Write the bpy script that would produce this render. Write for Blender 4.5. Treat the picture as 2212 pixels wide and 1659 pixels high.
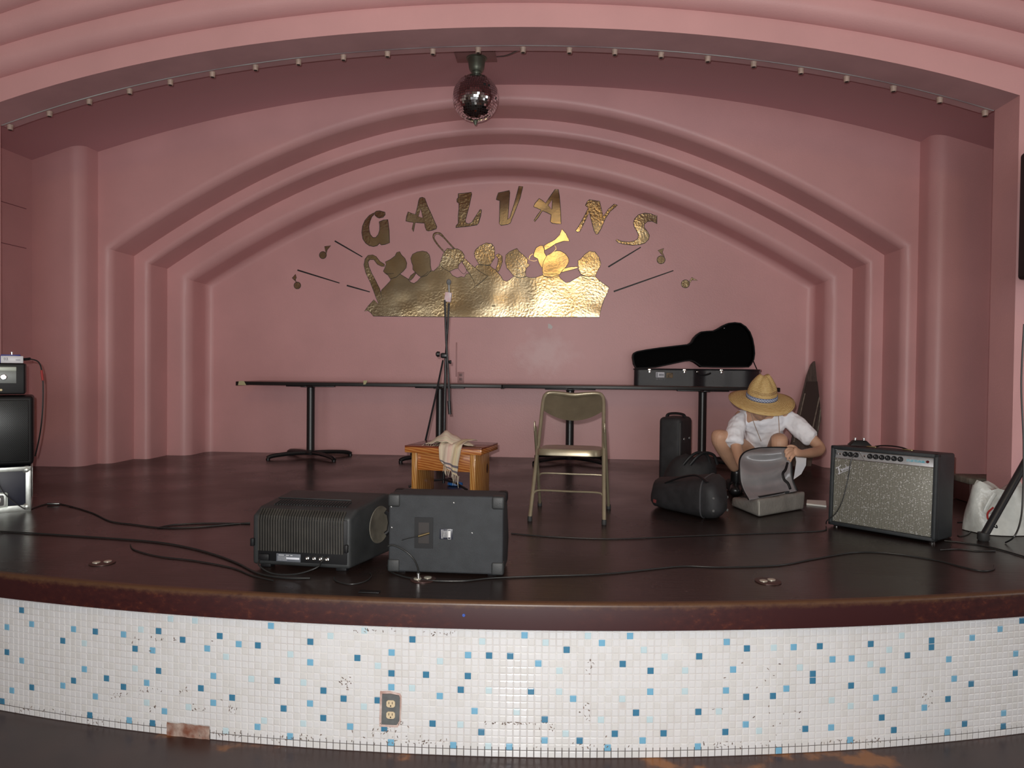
import bpy, bmesh, math, random
from mathutils import Vector, Matrix
from mathutils.geometry import tessellate_polygon
random.seed(7)
for o in list(bpy.data.objects): bpy.data.objects.remove(o)
SC = bpy.context.scene
COL = SC.collection
R_ = math.radians
# ------------------------------------------------------------------ camera
CAMP = Vector((0.6415, 0.0, 0.900)); FPX = 1529.9; IW, IH = 2212, 1659
RV = Vector((0.9974666, 0.07037814, 0.01035831)); UV = Vector((-0.01157221, 0.01686244, 0.99979085)); FV = Vector((-0.07018876, 0.99737785, -0.01763415))
cam = bpy.data.cameras.new('camera'); camo = bpy.data.objects.new('camera', cam); COL.objects.link(camo)
cam.sensor_fit = 'HORIZONTAL'; cam.sensor_width = 36.0; cam.lens = 36.0 * FPX / IW; cam.clip_start = 0.05; cam.clip_end = 60
M = Matrix.Identity(4)
for i in range(3): M[i][0] = RV[i]; M[i][1] = UV[i]; M[i][2] = -FV[i]; M[i][3] = CAMP[i]
camo.matrix_world = M
SC.camera = camo
# ------------------------------------------------------------------ world, lights, exposure
w = bpy.data.worlds.new('world'); SC.world = w; w.use_nodes = True
w.node_tree.nodes['Background'].inputs[0].default_value = (0.5, 0.55, 0.6, 1); w.node_tree.nodes['Background'].inputs[1].default_value = 0.3
SC.view_settings.view_transform = 'Standard'; SC.view_settings.look = 'None'; SC.view_settings.gamma = 1.0
SC.view_settings.use_curve_mapping = False; SC.view_settings.exposure = -0.08
def light(name, kind, loc, energy, color=(1, 1, 1), size=0.1, size_y=None, aim=None):
    l = bpy.data.lights.new(name, kind); l.energy = energy; l.color = color
    if kind == 'AREA':
        l.size = size
        if size_y: l.shape = 'RECTANGLE'; l.size_y = size_y
    else: l.shadow_soft_size = size
    o = bpy.data.objects.new(name, l); COL.objects.link(o); o.location = loc
    if aim is not None: o.rotation_euler = (Vector(aim) - Vector(loc)).to_track_quat('-Z', 'Y').to_euler()
    return o
fl = light('camera_flash', 'SPOT', (0.60, -0.03, 0.965), 325, (1.0, 0.985, 0.955), 0.014)
fl.data.spot_size = R_(126); fl.data.spot_blend = 1.0; fl.rotation_euler = M.to_euler()
light('rear_ambient_fill', 'AREA', (0.0, -4.85, 0.50), 175, (0.98, 0.99, 1.0), 9.0, 1.7, (0.0, 6, 1.2))  # added fill, not real doors: spreads soft ambient from the hall's rear
light('assumed_rear_window_light', 'AREA', (1.25, -4.80, 1.75), 75, (0.98, 0.98, 1.0), 2.2, 1.7, (1.0, 6, 1.4))  # assumed source behind the camera: bare area light, no window modelled in the wall
light('assumed_right_window_light', 'AREA', (7.1, 1.6, 1.5), 45, (0.97, 0.99, 1.0), 2.6, 2.2, (-3.6, 5.6, 1.3))  # assumed side window, inferred from tile glints; only an area light, no opening built
light('assumed_warm_lamp_light', 'AREA', (0.7, -2.6, 3.6), 26, (1.0, 0.62, 0.22), 0.7, 0.5, (0.35, 4.0, 0))  # assumed warm lamp out of view for the foil's orange gleam; no fixture built
light('overhead_stage_fill', 'AREA', (0.0, 3.2, 4.1), 4, (1.0, 0.97, 0.92), 6.0, 0.6, (0.0, 6.5, 1.4))  # added weak overhead fill aimed into the stage, no actual fixture
# ------------------------------------------------------------------ measuring helpers: a point of the picture on a known plane of the room
def ray(x, y): return FV + RV * ((x - IW / 2) / FPX) - UV * ((y - IH / 2) / FPX)
def onY(x, y, Y): d = ray(x, y); return CAMP + d * (Y / d.y)
def onZ(x, y, Z=0.0): d = ray(x, y); return CAMP + d * ((Z - CAMP.z) / d.z)
# ------------------------------------------------------------------ object helpers
MW = {}
def tag(o, label=None, cat=None, group=None, kind=None):
    if label: o['label'] = label
    if cat: o['category'] = cat
    if group: o['group'] = group
    if kind: o['kind'] = kind
    return o
def thing(name, loc, label, cat, rz=0.0, group=None, tilt=None):
    o = bpy.data.objects.new(name, None); COL.objects.link(o); o.empty_display_size = 0.1
    m = Matrix.Translation(Vector(loc)) @ Matrix.Rotation(rz, 4, 'Z')
    if tilt is not None: m = m @ tilt
    o.matrix_world = m; MW[o.name] = m
    return tag(o, label, cat, group)
def finish(bm, smooth=40):
    bmesh.ops.recalc_face_normals(bm, faces=bm.faces)
    if smooth:
        a = R_(smooth)
        for f in bm.faces: f.smooth = True
        for e in bm.edges:
            if len(e.link_faces) == 2: e.smooth = e.calc_face_angle(0) < a
def obj(name, bm, mats, parent=None, world=False, smooth=40, label=None, cat=None, group=None, kind=None, recalc=True):
    """one mesh object; world=True: bm is in world coordinates and is moved into the parent's frame"""
    if not isinstance(mats, (list, tuple)): mats = [mats]
    if recalc: finish(bm, smooth)
    me = bpy.data.meshes.new(name)
    if parent is not None:
        if world: bm.transform(MW[parent.name].inverted())
        bm.to_mesh(me); bm.free()
        o = bpy.data.objects.new(name, me); COL.objects.link(o); o.parent = parent
        MW[o.name] = MW[parent.name].copy()
    else:
        if kind != 'structure':
            xs = [v.co.x for v in bm.verts]; ys = [v.co.y for v in bm.verts]; zs = [v.co.z for v in bm.verts]
            c = Vector(((min(xs) + max(xs)) / 2, (min(ys) + max(ys)) / 2, min(zs)))
            bm.transform(Matrix.Translation(-c))
        else: c = Vector((0, 0, 0))
        bm.to_mesh(me); bm.free()
        o = bpy.data.objects.new(name, me); COL.objects.link(o); o.location = c
        MW[o.name] = Matrix.Translation(c)
    for m in mats: me.materials.append(m)
    return tag(o, label, cat, group, kind)
def BM(): return bmesh.new()
def box(bm, c, s, bev=0.0, seg=2, rot=None, mi=0):
    r = bmesh.ops.create_cube(bm, size=1.0); vs = r['verts']
    for v in vs: v.co = Vector((v.co.x * s[0], v.co.y * s[1], v.co.z * s[2]))
    if bev > 0:
        es = list({e for v in vs for e in v.link_edges})
        rr = bmesh.ops.bevel(bm, geom=es, offset=bev, segments=seg, affect='EDGES', profile=0.5)
        vs = list({v for f in rr['faces'] for v in f.verts} | {v for v in vs if v.is_valid})
    fs = {f for v in vs for f in v.link_faces}
    for f in fs: f.material_index = mi
    m = Matrix.Translation(Vector(c))
    if rot is not None: m = m @ rot
    for v in vs: v.co = m @ v.co
    return vs
def hexa(bm, pts, bev=0.0, seg=2, mi=0):
    """8 points: near face bl,br,tr,tl then far face bl,br,tr,tl"""
    vs = [bm.verts.new(p) for p in pts]
    fs = [bm.faces.new([vs[i] for i in q]) for q in ((0, 1, 2, 3), (5, 4, 7, 6), (4, 0, 3, 7), (1, 5, 6, 2), (3, 2, 6, 7), (4, 5, 1, 0))]
    for f in fs: f.material_index = mi
    if bev > 0: bmesh.ops.bevel(bm, geom=list({e for f in fs for e in f.edges}), offset=bev, segments=seg, affect='EDGES', profile=0.5)
def frame_for(t):
    t = t.normalized(); a = Vector((0, 0, 1)) if abs(t.z) < 0.9 else Vector((1, 0, 0))
    u = t.cross(a).normalized(); return u, t.cross(u).normalized()
def tube(bm, pts, r, n=8, caps=True, closed=False, mi=0, flat=None):
    """swept circle; r number or list; flat=(vector, factor) squashes the section along that vector"""
    pts = [Vector(p) for p in pts]; N = len(pts); rs = r if isinstance(r, (list, tuple)) else [r] * N
    rings = []; u = None
    for i, p in enumerate(pts):
        if closed: t = (pts[(i + 1) % N] - pts[i - 1])
        else: t = (pts[min(i + 1, N - 1)] - pts[max(i - 1, 0)])
        if t.length < 1e-9: t = Vector((0, 0, 1))
        t.normalize()
        if u is None: u, v = frame_for(t)
        else:
            u = (u - t * u.dot(t))
            if u.length < 1e-6: u, v = frame_for(t)
            u.normalize(); v = t.cross(u)
        ring = []
        for k in range(n):
            a = 2 * math.pi * k / n; d = (u * math.cos(a) + v * math.sin(a)) * rs[i]
            if flat: d = d - flat[0] * (d.dot(flat[0]) * (1 - flat[1]))
            ring.append(bm.verts.new(p + d))
        rings.append(ring)
    for i in range(N if closed else N - 1):
        a, b = rings[i], rings[(i + 1) % N]
        for k in range(n):
            f = bm.faces.new([a[k], a[(k + 1) % n], b[(k + 1) % n], b[k]]); f.material_index = mi
    if caps and not closed:
        bm.faces.new(rings[0][::-1]).material_index = mi; bm.faces.new(rings[-1]).material_index = mi
def crom(pts, n=8, closed=False):
    P = [Vector(p) for p in pts]; out = []; N = len(P)
    for i in range(N if closed else N - 1):
        if closed: a, b, c, d = P[i - 1], P[i], P[(i + 1) % N], P[(i + 2) % N]
        else: a, b, c, d = P[max(i - 1, 0)], P[i], P[i + 1], P[min(i + 2, N - 1)]
        for k in range(n):
            t = k / n
            out.append(0.5 * ((2 * b) + (c - a) * t + (2 * a - 5 * b + 4 * c - d) * t * t + (3 * b - a - 3 * c + d) * t ** 3))
    if not closed: out.append(P[-1])
    return out
def lathe(bm, prof, c=(0, 0, 0), n=24, axis=None, mi=0, caps=True):
    """prof: list of (r, h) along local z; axis: Matrix 3x3/4x4 applied"""
    m = Matrix.Translation(Vector(c)) @ (axis if axis is not None else Matrix.Identity(4)); rings = []
    for r, h in prof:
        rings.append([bm.verts.new(m @ Vector((r * math.cos(2 * math.pi * k / n), r * math.sin(2 * math.pi * k / n), h))) for k in range(n)])
    for a, b in zip(rings, rings[1:]):
        for k in range(n): bm.faces.new([a[k], a[(k + 1) % n], b[(k + 1) % n], b[k]]).material_index = mi
    if caps:
        bm.faces.new(rings[0][::-1]).material_index = mi; bm.faces.new(rings[-1]).material_index = mi
AX = {'x': Matrix.Rotation(R_(90), 4, 'Y'), 'y': Matrix.Rotation(R_(90), 4, 'X'), 'z': Matrix.Identity(4)}
def prism(bm, loops, depth, mi=0, sides=True):
    """flat shape: loops[0] outline, others holes, lists of 3-D points on a plane; depth: extrusion vector"""
    loops = [[Vector(p) for p in l] for l in loops]; dv = Vector(depth)
    flat = [p for l in loops for p in l]; tris = tessellate_polygon(loops)
    A = [bm.verts.new(p) for p in flat]; B = [bm.verts.new(p + dv) for p in flat]
    for t in tris:
        try:
            bm.faces.new([A[i] for i in t]).material_index = mi; bm.faces.new([B[i] for i in reversed(t)]).material_index = mi
        except ValueError: pass
    if sides:
        k = 0
        for l in loops:
            n = len(l)
            for i in range(n):
                j = (i + 1) % n
                bm.faces.new([A[k + i], A[k + j], B[k + j], B[k + i]]).material_index = mi
            k += n
def grid_surf(bm, rows, mi=0, closed=False):
    V = [[bm.verts.new(p) for p in r] for r in rows]
    for a, b in zip(V, V[1:]):
        n = len(a)
        for k in range(n if closed else n - 1):
            bm.faces.new([a[k], a[(k + 1) % n], b[(k + 1) % n], b[k]]).material_index = mi
    return V
# ------------------------------------------------------------------ materials
def mat(name, col, rough=0.5, metal=0.0, spec=0.5, var=0.0, vscale=8.0, vcol=None, bump=0.0, bscale=60.0, coat=0.0, stretch=None, detail=4.0, emit=None):
    m = bpy.data.materials.new(name); m.use_nodes = True; nt = m.node_tree; b = nt.nodes['Principled BSDF']
    b.inputs['Base Color'].default_value = (*col, 1); b.inputs['Roughness'].default_value = rough; b.inputs['Metallic'].default_value = metal
    b.inputs['Specular IOR Level'].default_value = spec; b.inputs['Coat Weight'].default_value = coat; b.inputs['Coat Roughness'].default_value = 0.12
    if emit: b.inputs['Emission Color'].default_value = (*emit[0], 1); b.inputs['Emission Strength'].default_value = emit[1]
    if var or bump or vcol:
        g = nt.nodes.new('ShaderNodeNewGeometry'); mp = nt.nodes.new('ShaderNodeMapping'); nt.links.new(g.outputs['Position'], mp.inputs[0])
        if stretch: mp.inputs['Scale'].default_value = stretch
    if var or vcol:
        nz = nt.nodes.new('ShaderNodeTexNoise'); nz.inputs['Scale'].default_value = vscale; nz.inputs['Detail'].default_value = detail
        nt.links.new(mp.outputs[0], nz.inputs[0]); r = nt.nodes.new('ShaderNodeValToRGB')
        c2 = vcol if vcol else tuple(max(0, c * (1 - var)) for c in col); c1 = tuple(min(1, c * (1 + var)) for c in col)
        r.color_ramp.elements[0].position = 0.32; r.color_ramp.elements[0].color = (*c2, 1); r.color_ramp.elements[1].position = 0.68; r.color_ramp.elements[1].color = (*c1, 1)
        nt.links.new(nz.outputs[0], r.inputs[0]); nt.links.new(r.outputs[0], b.inputs['Base Color'])
    if bump:
        n2 = nt.nodes.new('ShaderNodeTexNoise'); n2.inputs['Scale'].default_value = bscale; n2.inputs['Detail'].default_value = 3
        nt.links.new(mp.outputs[0], n2.inputs[0]); bp = nt.nodes.new('ShaderNodeBump'); bp.inputs['Strength'].default_value = bump; bp.inputs['Distance'].default_value = 0.01
        nt.links.new(n2.outputs[0], bp.inputs['Height']); nt.links.new(bp.outputs[0], b.inputs['Normal'])
    return m
def N(nt, t, **kw):
    n = nt.nodes.new(t)
    for k, v in kw.items():
        if k in n.inputs: n.inputs[k].default_value = v
        else: setattr(n, k, v)
    return n
def mth(nt, op, a, b=None, c=None):
    n = nt.nodes.new('ShaderNodeMath'); n.operation = op
    for i, x in enumerate((a, b, c)):
        if x is None: continue
        if isinstance(x, (int, float)): n.inputs[i].default_value = x
        else: nt.links.new(x, n.inputs[i])
    return n.outputs[0]
def mixc(nt, fac, a, b):
    n = nt.nodes.new('ShaderNodeMix'); n.data_type = 'RGBA'
    for s, x in ((0, fac), (6, a), (7, b)):
        if isinstance(x, (int, float)): n.inputs[s].default_value = x
        elif isinstance(x, tuple): n.inputs[s].default_value = (*x, 1)
        else: nt.links.new(x, n.inputs[s])
    return n.outputs[2]
def posnodes(nt):
    g = nt.nodes.new('ShaderNodeNewGeometry'); s = nt.nodes.new('ShaderNodeSeparateXYZ'); nt.links.new(g.outputs['Position'], s.inputs[0]); return g.outputs['Position'], s.outputs
def ramp(nt, src, stops):
    r = nt.nodes.new('ShaderNodeValToRGB'); els = r.color_ramp.elements
    while len(els) < len(stops): els.new(0.5)
    for e, (p, c) in zip(els, stops): e.position = p; e.color = (*c, 1) if len(c) == 3 else c
    nt.links.new(src, r.inputs[0]); return r.outputs[0]
# ------------------------------------------------------------------ structure materials
WALLC = (0.70, 0.385, 0.385)
m_wall = mat('pink_wall_paint', WALLC, 0.42, spec=0.42, bump=0.10, bscale=90)
def wall_nodes(m, stains):
    nt = m.node_tree; b = nt.nodes['Principled BSDF']; pos, s = posnodes(nt)
    nz = N(nt, 'ShaderNodeTexNoise', Scale=1.6, Detail=5.0); nt.links.new(pos, nz.inputs[0])
    c = ramp(nt, nz.outputs[0], [(0.30, tuple(k * 0.93 for k in WALLC)), (0.70, tuple(min(1, k * 1.05) for k in WALLC))])
    if stains:
        for (cx, cz, rx, rz, f) in stains:   # pale scuffed blotches where something was rubbed off the wall
            dx = mth(nt, 'DIVIDE', mth(nt, 'SUBTRACT', s[0], cx), rx); dz = mth(nt, 'DIVIDE', mth(nt, 'SUBTRACT', s[2], cz), rz)
            d = mth(nt, 'SQRT', mth(nt, 'ADD', mth(nt, 'MULTIPLY', dx, dx), mth(nt, 'MULTIPLY', dz, dz)))
            n2 = N(nt, 'ShaderNodeTexNoise', Scale=9.0, Detail=6.0); nt.links.new(pos, n2.inputs[0])
            d = mth(nt, 'ADD', d, mth(nt, 'MULTIPLY', mth(nt, 'SUBTRACT', n2.outputs[0], 0.5), 1.4))
            k = nt.nodes.new('ShaderNodeMapRange'); k.inputs[1].default_value = 0.35; k.inputs[2].default_value = 1.0; k.inputs[3].default_value = f; k.inputs[4].default_value = 0.0
            nt.links.new(d, k.inputs[0]); c = mixc(nt, k.outputs[0], c, (0.80, 0.58, 0.58))
    nt.links.new(c, b.inputs['Base Color'])
wall_nodes(m_wall, [])
m_back = mat('pink_back_wall_paint', WALLC, 0.42, spec=0.42, bump=0.10, bscale=90)
_a = onY(1180, 765, 7.405); wall_nodes(m_back, [(_a.x, _a.z, 0.34, 0.26, 0.55), (0.70, 0.45, 0.16, 0.22, 0.3)])
# stage ceiling: purple painted acoustic tiles, fine grooves between them
m_ceil = mat('plum_acoustic_tile', (0.66, 0.375, 0.40), 0.6, spec=0.3)
nt = m_ceil.node_tree; b = nt.nodes['Principled BSDF']; pos, s = posnodes(nt)
def line_at(nt, src, pitch, off, wdt):
    f = mth(nt, 'FRACT', mth(nt, 'DIVIDE', mth(nt, 'SUBTRACT', src, off), pitch)); return mth(nt, 'LESS_THAN', mth(nt, 'ABSOLUTE', mth(nt, 'SUBTRACT', f, 0.5)), wdt / pitch / 2)
l1 = line_at(nt, s[0], 0.305, 0.06, 0.004); l2 = line_at(nt, s[1], 0.305, 5.02, 0.005)
nz = N(nt, 'ShaderNodeTexNoise', Scale=2.2, Detail=2.0); nt.links.new(pos, nz.inputs[0])
k1 = mth(nt, 'MULTIPLY', l1, ramp(nt, nz.outputs[0], [(0.45, (0, 0, 0)), (0.6, (0.22, 0.22, 0.22))]))
k2 = mth(nt, 'MULTIPLY', l2, ramp(nt, nz.outputs[0], [(0.40, (0.1, 0.1, 0.1)), (0.58, (0.55, 0.55, 0.55))]))
rib = mth(nt, 'MULTIPLY', mth(nt, 'LESS_THAN', mth(nt, 'FRACT', mth(nt, 'DIVIDE', s[0], 0.019)), 0.3), 0.12)
c = mixc(nt, rib, (0.66, 0.375, 0.40), (0.57, 0.30, 0.325)); c = mixc(nt, mth(nt, 'MAXIMUM', k1, k2), c, (0.55, 0.42, 0.42)); nt.links.new(c, b.inputs['Base Color'])
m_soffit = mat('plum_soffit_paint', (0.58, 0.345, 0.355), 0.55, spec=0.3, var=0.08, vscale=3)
# stage floor: dark brown glossy painted boards
m_floor = mat('dark_glossy_floorboards', (0.030, 0.016, 0.014), 0.26, spec=0.5)
nt = m_floor.node_tree; b = nt.nodes['Principled BSDF']; pos, s = posnodes(nt)
mp = N(nt, 'ShaderNodeMapping'); mp.inputs['Scale'].default_value = (1.2, 42, 1); nt.links.new(pos, mp.inputs[0])
nz = N(nt, 'ShaderNodeTexNoise', Scale=2.0, Detail=6.0); nt.links.new(mp.outputs[0], nz.inputs[0])
c = ramp(nt, nz.outputs[0], [(0.3, (0.013, 0.008, 0.007)), (0.7, (0.028, 0.016, 0.014))])
n3 = N(nt, 'ShaderNodeTexNoise', Scale=1.3, Detail=6.0); nt.links.new(pos, n3.inputs[0])
c = mixc(nt, ramp(nt, n3.outputs[0], [(0.45, (0, 0, 0)), (0.7, (0.5, 0.5, 0.5))]), c, (0.036, 0.022, 0.018))
n4 = N(nt, 'ShaderNodeTexNoise', Scale=34.0, Detail=2.0); nt.links.new(pos, n4.inputs[0])
c = mixc(nt, ramp(nt, n4.outputs[0], [(0.74, (0, 0, 0)), (0.78, (0.5, 0.5, 0.5))]), c, (0.16, 0.12, 0.10)); nt.links.new(c, b.inputs['Base Color'])
rr = ramp(nt, n3.outputs[0], [(0.3, (0.19, 0.19, 0.19)), (0.7, (0.36, 0.36, 0.36))]); nt.links.new(rr, b.inputs['Roughness'])
bp = N(nt, 'ShaderNodeBump', Strength=0.10, Distance=0.01); nt.links.new(nz.outputs[0], bp.inputs['Height']); nt.links.new(bp.outputs[0], b.inputs['Normal'])
# stage edge: worn dark red paint
m_lip = mat('worn_dark_red_paint', (0.085, 0.014, 0.014), 0.4)
nt = m_lip.node_tree; b = nt.nodes['Principled BSDF']; pos, s = posnodes(nt)
mp = N(nt, 'ShaderNodeMapping'); mp.inputs['Scale'].default_value = (1, 1, 1.6); nt.links.new(pos, mp.inputs[0])
nz = N(nt, 'ShaderNodeTexNoise', Scale=26.0, Detail=8.0); nz.inputs['Roughness'].default_value = 0.7; nt.links.new(mp.outputs[0], nz.inputs[0])
n2 = N(nt, 'ShaderNodeTexNoise', Scale=1.4, Detail=2.0); nt.links.new(pos, n2.inputs[0])
c = ramp(nt, nz.outputs[0], [(0.35, (0.026, 0.005, 0.006)), (0.56, (0.045, 0.009, 0.008)), (0.67, (0.10, 0.025, 0.012)), (0.76, (0.15, 0.045, 0.018))])
c = mixc(nt, ramp(nt, n2.outputs[0], [(0.42, (1, 1, 1)), (0.60, (0.1, 0.1, 0.1))]), c, (0.036, 0.008, 0.009))
edge = nt.nodes.new('ShaderNodeMapRange'); edge.inputs[1].default_value = -0.026; edge.inputs[2].default_value = -0.004
nt.links.new(mth(nt, 'ADD', s[2], mth(nt, 'MULTIPLY', mth(nt, 'SUBTRACT', nz.outputs[0], 0.5), 0.05)), edge.inputs[0])
c = mixc(nt, edge.outputs[0], c, (0.09, 0.042, 0.02)); nt.links.new(c, b.inputs['Base Color'])
m_hall = mat('hall_floor_red_brown', (0.075, 0.030, 0.026), 0.35)
nt = m_hall.node_tree; b = nt.nodes['Principled BSDF']; pos, s = posnodes(nt)
nz = N(nt, 'ShaderNodeTexNoise', Scale=2.6, Detail=5.0); nt.links.new(pos, nz.inputs[0])
c = ramp(nt, nz.outputs[0], [(0.35, (0.030, 0.012, 0.010)), (0.60, (0.048, 0.020, 0.016)), (0.625, (0.07, 0.025, 0.015)), (0.66, (0.26, 0.095, 0.022))]); nt.links.new(c, b.inputs['Base Color'])
m_tile = [mat('white_mosaic_tile', (0.69, 0.69, 0.70), 0.08, spec=0.6), mat('white_mosaic_tile_warm', (0.66, 0.655, 0.65), 0.09, spec=0.6),
          mat('pale_blue_tile', (0.52, 0.66, 0.71), 0.1), mat('light_blue_tile', (0.18, 0.42, 0.60), 0.1), mat('dark_blue_tile', (0.055, 0.20, 0.33), 0.1)]
m_grout = mat('white_grout', (0.68, 0.67, 0.66), 0.8, vcol=(0.55, 0.52, 0.51), vscale=7)
m_grout_dark = mat('dirty_grout', (0.10, 0.085, 0.08), 0.8)
m_plaster = mat('bare_stained_plaster', (0.42, 0.33, 0.28), 0.8, vcol=(0.20, 0.07, 0.04), vscale=22, bump=0.6, bscale=30)
# ------------------------------------------------------------------ the niche wall behind the stage: stepped frames round an arched panel
YL = [7.405, 7.020, 6.686, 6.314, 6.070]
XO = {1: 3.18, 2: 3.41, 3: 3.555, 4: 3.672}; PZ = {1: (2.9294, -0.12421, 0.00126), 2: (3.1474, -0.11506, 0.00079), 3: (3.2830, -0.11178, 0.00077)}
RN = {1: 0.10, 2: 0.055, 3: 0.075, 4: 0.11}
def zpoly(p, x): return p[0] + p[1] * x * x + p[2] * x ** 4
def path_for(X, p, n=56, zb=0.0, nv=10):
    zs = zpoly(p, X) if p else 3.75
    L = [(-X, zb + (zs - zb) * i / nv) for i in range(nv)]; Rr = [(x * -1, z) for x, z in reversed(L)]
    A = [(-X + 2 * X * i / n, zpoly(p, -X + 2 * X * i / n) if p else 3.75) for i in range(n + 1)]
    return L + A + Rr
def offset(path, d):
    out = []; n = len(path)
    for i, (x, z) in enumerate(path):
        nm = []
        for a, c in ((i - 1, i), (i, i + 1)):
            if a < 0 or c >= n: continue
            dx, dz = path[c][0] - path[a][0], path[c][1] - path[a][1]; l = math.hypot(dx, dz) or 1; nm.append((-dz / l, dx / l))
        if len(nm) == 1: out.append((x + nm[0][0] * d, z + nm[0][1] * d)); continue
        mx, mz = nm[0][0] + nm[1][0], nm[0][1] + nm[1][1]; k = d / max(0.3, (1 + nm[0][0] * nm[1][0] + nm[0][1] * nm[1][1])); out.append((x + mx * k, z + mz * k))
    return out
def step_rows(path, y_back, y_front, r, fillet=0.0):
    """rows of points: inner corner on the deeper plane, out along the reveal, round the nose on to the nearer face"""
    rows = []
    if fillet:
        for k in range(5):
            a = math.pi / 2 * k / 5; rows.append([(x, y_back - fillet * (1 - math.cos(a)), z) for x, z in offset(path, -fillet * (1 - math.sin(a)))])
    else: rows.append([(x, y_back, z) for x, z in path])
    for k in range(3 + (1 if fillet else 0)):
        yy = (y_back - fillet) + ((y_front + r) - (y_back - fillet)) * (k + (0 if fillet else 1)) / 3.0
        if yy > y_front + r + 1e-6: rows.append([(x, yy, z) for x, z in path])
    for k in range(9):
        a = math.pi / 2 * k / 8; rows.append([(x, y_front + r * (1 - math.sin(a)), z) for x, z in offset(path, r * (1 - math.cos(a)))])
    return rows
bm = BM()
P_ = {k: path_for(XO[k], PZ.get(k)) for k in (1, 2, 3, 4)}
P_[4] = path_for(XO[4], (3.75, 0, 0)); rows = []
fl = 0.07
inner = offset(P_[1], -fl)
bot = [(x, 0.0) for x, z in inner]
grid_surf(bm, [[(x, YL[0], 0) for x, z in bot], [(x, YL[0], z) for x, z in inner]])
for k in (1, 2, 3, 4): rows += step_rows(P_[k], YL[k - 1], YL[k], RN[k], fl if k == 1 else 0)
outer = [(-4.125, z) if i < 10 else ((4.125, z) if i >= len(P_[4]) - 10 else (x * 4.125 / XO[4], 3.95)) for i, (x, z) in enumerate(P_[4])]
rows.append([(x, YL[4], z) for x, z in outer])
grid_surf(bm, rows)
bmesh.ops.remove_doubles(bm, verts=bm.verts, dist=0.0004)
obj('wall_back', bm, m_back, kind='structure')
# side walls of the stage house
for sx, nm in ((-1, 'wall_left'), (1, 'wall_right')):
    bm = BM(); box(bm, (sx * 4.165, 5.51, 1.65), (0.08, 1.2, 4.6)); obj(nm, bm, m_wall, kind='structure')
# faint panel joints on the left stage wall, thin dark pink strips
bm = BM()
for z in (2.30, 1.95): box(bm, (-4.1245, 5.5, z), (0.003, 1.0, 0.006))
for y in (5.28, 5.62): box(bm, (-4.1245, y, 1.1), (0.003, 0.006, 2.3))
obj('trim_1', bm, mat('joint_dark_pink', (0.26, 0.10, 0.11), 0.6), kind='structure')
# vaulted ceiling over the stage
bm = BM()
grid_surf(bm, [[(x, y, 3.4462 - 0.04079 * x * x) for x in [-4.2 + 8.4 * i / 60 for i in range(61)]] for y in (4.99, 5.4, 5.9, 6.4)])
grid_surf(bm, [[(x, y, 3.5462 - 0.04079 * x * x) for x in [-4.2 + 8.4 * i / 60 for i in range(61)]] for y in (4.99, 6.4)])
obj('ceiling_stage', bm, m_ceil, kind='structure', recalc=False)
# proscenium: arch with a flat soffit and three rounded steps towards the hall
PF = (3.1757, -0.03438, -0.00057); XF = 3.495
PR = [(XF, PF), (3.66, (3.33344, -0.0378, -0.0002)), (3.84, (3.50465, -0.04163, 0)), (4.03, (3.71816, -0.04905, 0))]; YS = [4.70, 4.60, 4.50, 4.40]
bm = BM(); ZB = -0.648
pf = path_for(XF, PF, zb=-0.02)
rows = [[(x, 4.96, z + 0.62) if 10 <= i < len(pf) - 10 else (x + (0.7 if x > 0 else -0.7), 4.96, z) for i, (x, z) in enumerate(pf)], [(x, 4.96, z) for x, z in pf], [(x, 4.83, z) for x, z in pf], [(x, 4.70, z) for x, z in pf]]
V = grid_surf(bm, rows)
for row in V[2:]: pass
nsof = len(bm.faces)
rows = [[(x, 4.70, z) for x, z in path_for(XF, PF, zb=ZB)]]
for k in (1, 2, 3): rows += step_rows(path_for(PR[k][0], PR[k][1], zb=ZB), YS[k - 1], YS[k], 0.095)
last = path_for(PR[3][0], PR[3][1], zb=ZB)
rows.append([(-7.5, YS[3], z) if i < 10 else ((7.5, YS[3], z) if i >= len(last) - 10 else (x * 7.5 / 4.03, YS[3], 4.6)) for i, (x, z) in enumerate(last)])
grid_surf(bm, rows); bmesh.ops.remove_doubles(bm, verts=bm.verts, dist=0.0004)
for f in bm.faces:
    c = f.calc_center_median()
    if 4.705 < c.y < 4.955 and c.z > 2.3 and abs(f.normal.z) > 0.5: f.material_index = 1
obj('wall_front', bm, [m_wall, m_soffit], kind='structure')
# lamp channel behind the soffit
bm = BM(); xs = [-3.49 + 6.98 * i / 60 for i in range(61)]
for y0, y1, z0, z1 in ((4.965, 5.045, 0.0, 0.0),):
    A = [[(x, y0, zpoly(PF, x) - 0.001) for x in xs], [(x, y1, zpoly(PF, x) - 0.001) for x in xs], [(x, y1, zpoly(PF, x) + 0.2) for x in xs]]
    grid_surf(bm, A)
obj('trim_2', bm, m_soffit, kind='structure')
bm = BM(); tube(bm, [(x, 4.962, zpoly(PF, x) - 0.002) for x in xs], 0.0035, 6)
obj('trim_3', bm, mat('chipped_pale_edge', (0.20, 0.15, 0.16), 0.5, vcol=(0.50, 0.56, 0.54), vscale=1.3), kind='structure')
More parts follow.
